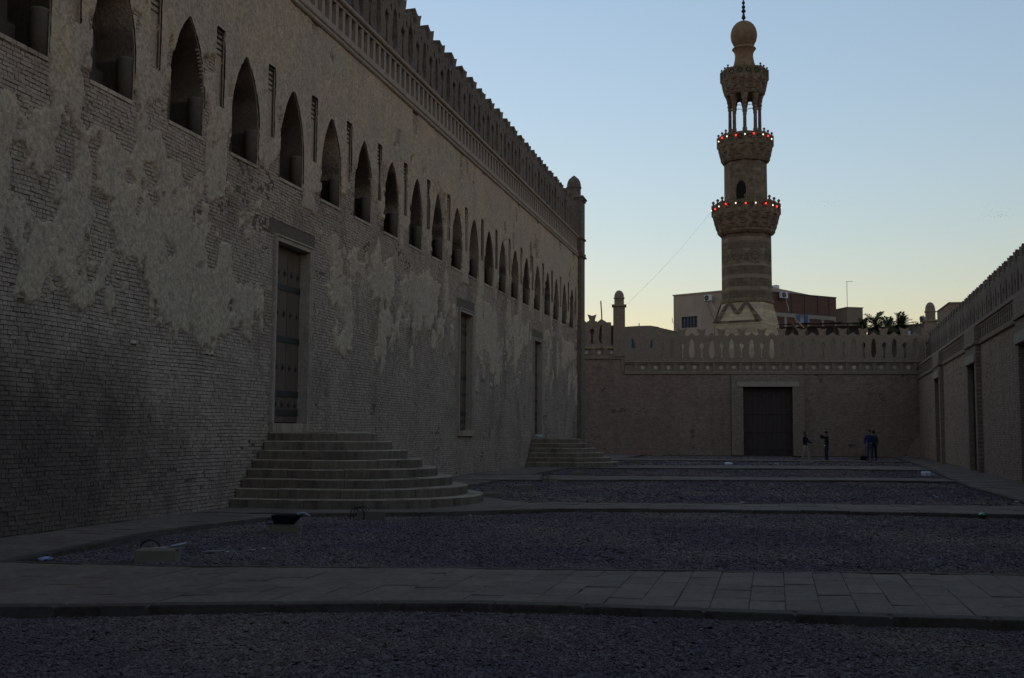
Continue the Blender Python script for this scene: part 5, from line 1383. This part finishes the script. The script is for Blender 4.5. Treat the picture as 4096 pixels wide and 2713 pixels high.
def person(loc, rz, label, top, low, shoe, J2, hgt=1.72, belt=None, head_turn=0.0):
    root = tag(empty('person', loc, rz), label, 'person'); s = hgt / 1.72; root.scale = (s, s, s)
    J = dict(pelvis=(0, 0, .94), waist=(0, 0, 1.08), chest=(0, 0, 1.27), neck=(0, 0, 1.44), head=(0, -.01, 1.53), hl=(.09, 0, .90), hr=(-.09, 0, .90), kl=(.11, -.02, .50), kr=(-.11, -.02, .50), al=(.12, .02, .09), ar=(-.12, .02, .09), tl=(.13, -.13, .03), tr=(-.13, -.13, .03),
             sl=(.17, 0, 1.39), sr=(-.17, 0, 1.39), el=(.23, .02, 1.10), er=(-.23, .02, 1.10), wl=(.23, -.06, .86), wr=(-.23, -.06, .86))
    J.update(J2); J = {k: Vector(v) for k, v in J.items()}
    E_ = [('pelvis', 'waist'), ('waist', 'chest'), ('chest', 'neck'), ('neck', 'head'), ('pelvis', 'hl'), ('pelvis', 'hr'), ('hl', 'kl'), ('kl', 'al'), ('al', 'tl'), ('hr', 'kr'), ('kr', 'ar'), ('ar', 'tr'), ('chest', 'sl'), ('sl', 'el'), ('el', 'wl'), ('chest', 'sr'), ('sr', 'er'), ('er', 'wr')]
    rad = dict(pelvis=(.09, .07), waist=(.08, .06), chest=(.09, .065), neck=.05, head=.058, hl=.06, hr=.06, kl=.045, kr=.045, al=.036, ar=.036, tl=.033, tr=.033, sl=.042, sr=.042, el=.036, er=.036, wl=.027, wr=.027)
    body = skinned('body', J, E_, rad, M['skin'], root)
    mb_ = MB()
    hc = J['head'] + Vector((0, -.005, .085)); Rz = Matrix.Rotation(head_turn, 3, 'Z')
    hd = MB(); hd.lathe([(.02, -.118), (.05, -.105), (.066, -.06), (.074, -.01), (.077, .04), (.068, .085), (.045, .115), (.012, .128)], 14)
    for x, y, z in hd.v:
        y2 = y * 1.22; x2 = x
        if y < -0.05 and -0.05 < z < 0.0 and abs(x) < 0.03: y2 -= 0.022          # nose
        if z < -0.09: y2 -= 0.018                                                 # chin
        mb_.v.append(tuple(hc + Rz @ Vector((x2, y2, z))))
    mb_.f = list(hd.f)
    for sx in (-1, 1): mb_.tube([hc + Rz @ Vector((sx * .074, .01, -.03)), hc + Rz @ Vector((sx * .088, .02, 0.0)), hc + Rz @ Vector((sx * .076, .015, .03))], [.01, .016, .01], 6)
    hand(mb_, J['wl'], J['wl'] - J['el'], -1); hand(mb_, J['wr'], J['wr'] - J['er'], 1)
    me = mb_.mesh('head_and_hands', True)
    bm = bmesh.new(); bm.from_mesh(body.data); bm.from_mesh(me); nb = bpy.data.meshes.new('body'); bm.to_mesh(nb); bm.free()
    for p in nb.polygons: p.use_smooth = True
    nb.materials.append(M['skin']); body.data = nb
    hr_ = MB(); hr_.lathe([(.079, .0), (.083, .045), (.074, .095), (.05, .125), (.014, .138)], 14)
    hr_.v = [tuple(hc + Rz @ Vector((x, y * 1.22 + (0.02 if y < 0 and z < 0.03 else 0.006), z + (-0.05 if y > 0.03 and z < 0.02 else 0)))) for x, y, z in hr_.v]
    hr_.build('hair', M['hair'], root, smooth=True)
    ey = MB()
    for sx in (-1, 1): 
        c_ = hc + Rz @ Vector((sx * .028, -.088, 0.012)); ey.lathe([(.002, -.007), (.009, 0), (.002, .007)], 6, cx=c_.x, cy=c_.y); ey.v[-18:] = [(x, y, z + c_.z) for x, y, z in ey.v[-18:]]
    c_ = [hc + Rz @ Vector((sx, -.082, -.062)) for sx in (-.024, 0, .024)]; ey.tube(c_, .005, 4)
    ey.build('eyes_and_mouth', M['hair'], root)
    def sub(names_, edges_, rr, nm, m_):
        return skinned(nm, {k: J[k] for k in names_}, [e for e in E_ if e in edges_], rr, m_, root, root=names_[0])
    J['wl2'] = J['wl'].lerp(J['el'], 0.12); J['wr2'] = J['wr'].lerp(J['er'], 0.12); J['low'] = J['pelvis'] + Vector((0, 0, -.07)); J['tw'] = J['pelvis'] + Vector((0, 0, .14)); J['nk2'] = J['chest'].lerp(J['neck'], 0.82)
    E2 = [('low', 'waist'), ('waist', 'chest'), ('chest', 'nk2'), ('chest', 'sl'), ('sl', 'el'), ('el', 'wl2'), ('chest', 'sr'), ('sr', 'er'), ('er', 'wr2')]
    skinned('jacket', {k: J[k] for k in ('chest', 'low', 'waist', 'nk2', 'sl', 'el', 'wl2', 'sr', 'er', 'wr2')}, E2, dict(low=(.165, .13), waist=(.155, .12), chest=(.175, .125), nk2=.075, sl=.082, sr=.082, el=.06, er=.06, wl2=.046, wr2=.046), top, root, root='chest')
    J['al2'] = J['al'] + Vector((0, 0, 0.01)); J['ar2'] = J['ar'] + Vector((0, 0, 0.01))
    E3 = [('tw', 'pelvis'), ('pelvis', 'hl'), ('pelvis', 'hr'), ('hl', 'kl'), ('kl', 'al2'), ('hr', 'kr'), ('kr', 'ar2')]
    skinned('trousers', {k: J[k] for k in ('pelvis', 'tw', 'hl', 'hr', 'kl', 'kr', 'al2', 'ar2')}, E3, dict(tw=(.125, .095), pelvis=(.13, .10), hl=.10, hr=.10, kl=.072, kr=.072, al2=.06, ar2=.06), low, root)
    for a, t in (('al', 'tl'), ('ar', 'tr')):
        MB().tube([J[a] + Vector((0, .05, -.05)), J[a] + Vector((0, -.02, -.045)), J[t] + Vector((0, .03, 0)), J[t] + Vector((0, -.04, -.005))], [.04, .048, .04, .022], 8).build('shoe', shoe, root, smooth=True)
    if belt: MB().cbox(0.02, 0.15, -0.15, -0.115, 0.90, 0.95, 0.01).build('shirt_hem', belt, root)
    return root
p1 = on_ground(3222, 1852, -0.05)
person((p1.x, p1.y, -0.05), R(70), 'man in dark jacket and khaki trousers, arm stretched out, nearest the gate', cloth('dark_jacket', (0.02, 0.018, 0.022)), cloth('khaki_cotton', (0.34, 0.29, 0.2)), M['concrete'],
       dict(el=(.22, -.12, 1.18), wl=(.14, -.42, 1.10), er=(-.30, -.08, 1.44), wr=(-.13, -.12, 1.62), kl=(.10, -.16, .50), al=(.12, -.20, .09), tl=(.12, -.36, .03), kr=(-.10, .06, .50), ar=(-.10, .16, .09), tr=(-.10, .02, .03)), 1.70)
p2 = on_ground(3308, 1848, -0.05)
person((p2.x, p2.y, -0.05), R(-75), 'man in brown jacket and blue jeans holding both hands up to his face', cloth('brown_jacket', (0.035, 0.026, 0.02)), cloth('dark_denim', (0.03, 0.03, 0.075)), M['black'],
       dict(el=(.24, -.26, 1.40), wl=(.06, -.30, 1.58), er=(-.22, -.26, 1.36), wr=(-.05, -.30, 1.56), kl=(.12, -.03, .5), al=(.15, 0, .09), tl=(.17, -.14, .03), kr=(-.12, -.03, .5), ar=(-.15, 0.02, .09), tr=(-.17, -.12, .03)), 1.74, belt=M['white'])
p3 = on_ground(3480, 1844, 0.0)
person((p3.x, p3.y, 0.0), R(-25), 'man in blue jacket and faded jeans standing over the black bag', cloth('blue_jacket', (0.02, 0.03, 0.085)), cloth('faded_denim', (0.06, 0.06, 0.13)), M['black'],
       dict(el=(.28, .06, 1.14), wl=(.14, -.10, 1.02), er=(-.29, .02, 1.13), wr=(-.25, -.06, .88), kl=(.10, -.04, .5), al=(.12, 0, .09), kr=(-.09, -.03, .5)), 1.78)
p4 = on_ground(3498, 1842, 0.0)
person((p4.x, p4.y + 0.25, 0.0), R(-160), 'man in olive shirt and black trousers close behind the man in blue', cloth('olive_shirt', (0.06, 0.055, 0.03)), cloth('black_trousers', (0.012, 0.012, 0.014)), M['black'],
       dict(el=(.27, -.02, 1.13), wl=(.20, -.16, .96)), 1.76)
pb_ = on_ground(3458, 1842, 0.0); bg_ = tag(empty('shoulder_bag', (pb_.x, pb_.y, 0.0), 0.1), 'black holdall on the ground at the feet of the man in blue', 'bag')
q = MB().cbox(-0.22, 0.2, -0.12, 0.12, 0, 0.27, 0.05); q.build('bag_body', M['black'], bg_)
MB().tube([(-0.15, 0, 0.25), (-0.1, 0.0, 0.36), (0.08, 0.0, 0.36), (0.13, 0, 0.25)], 0.014, 6).build('handle', M['cord'], bg_)
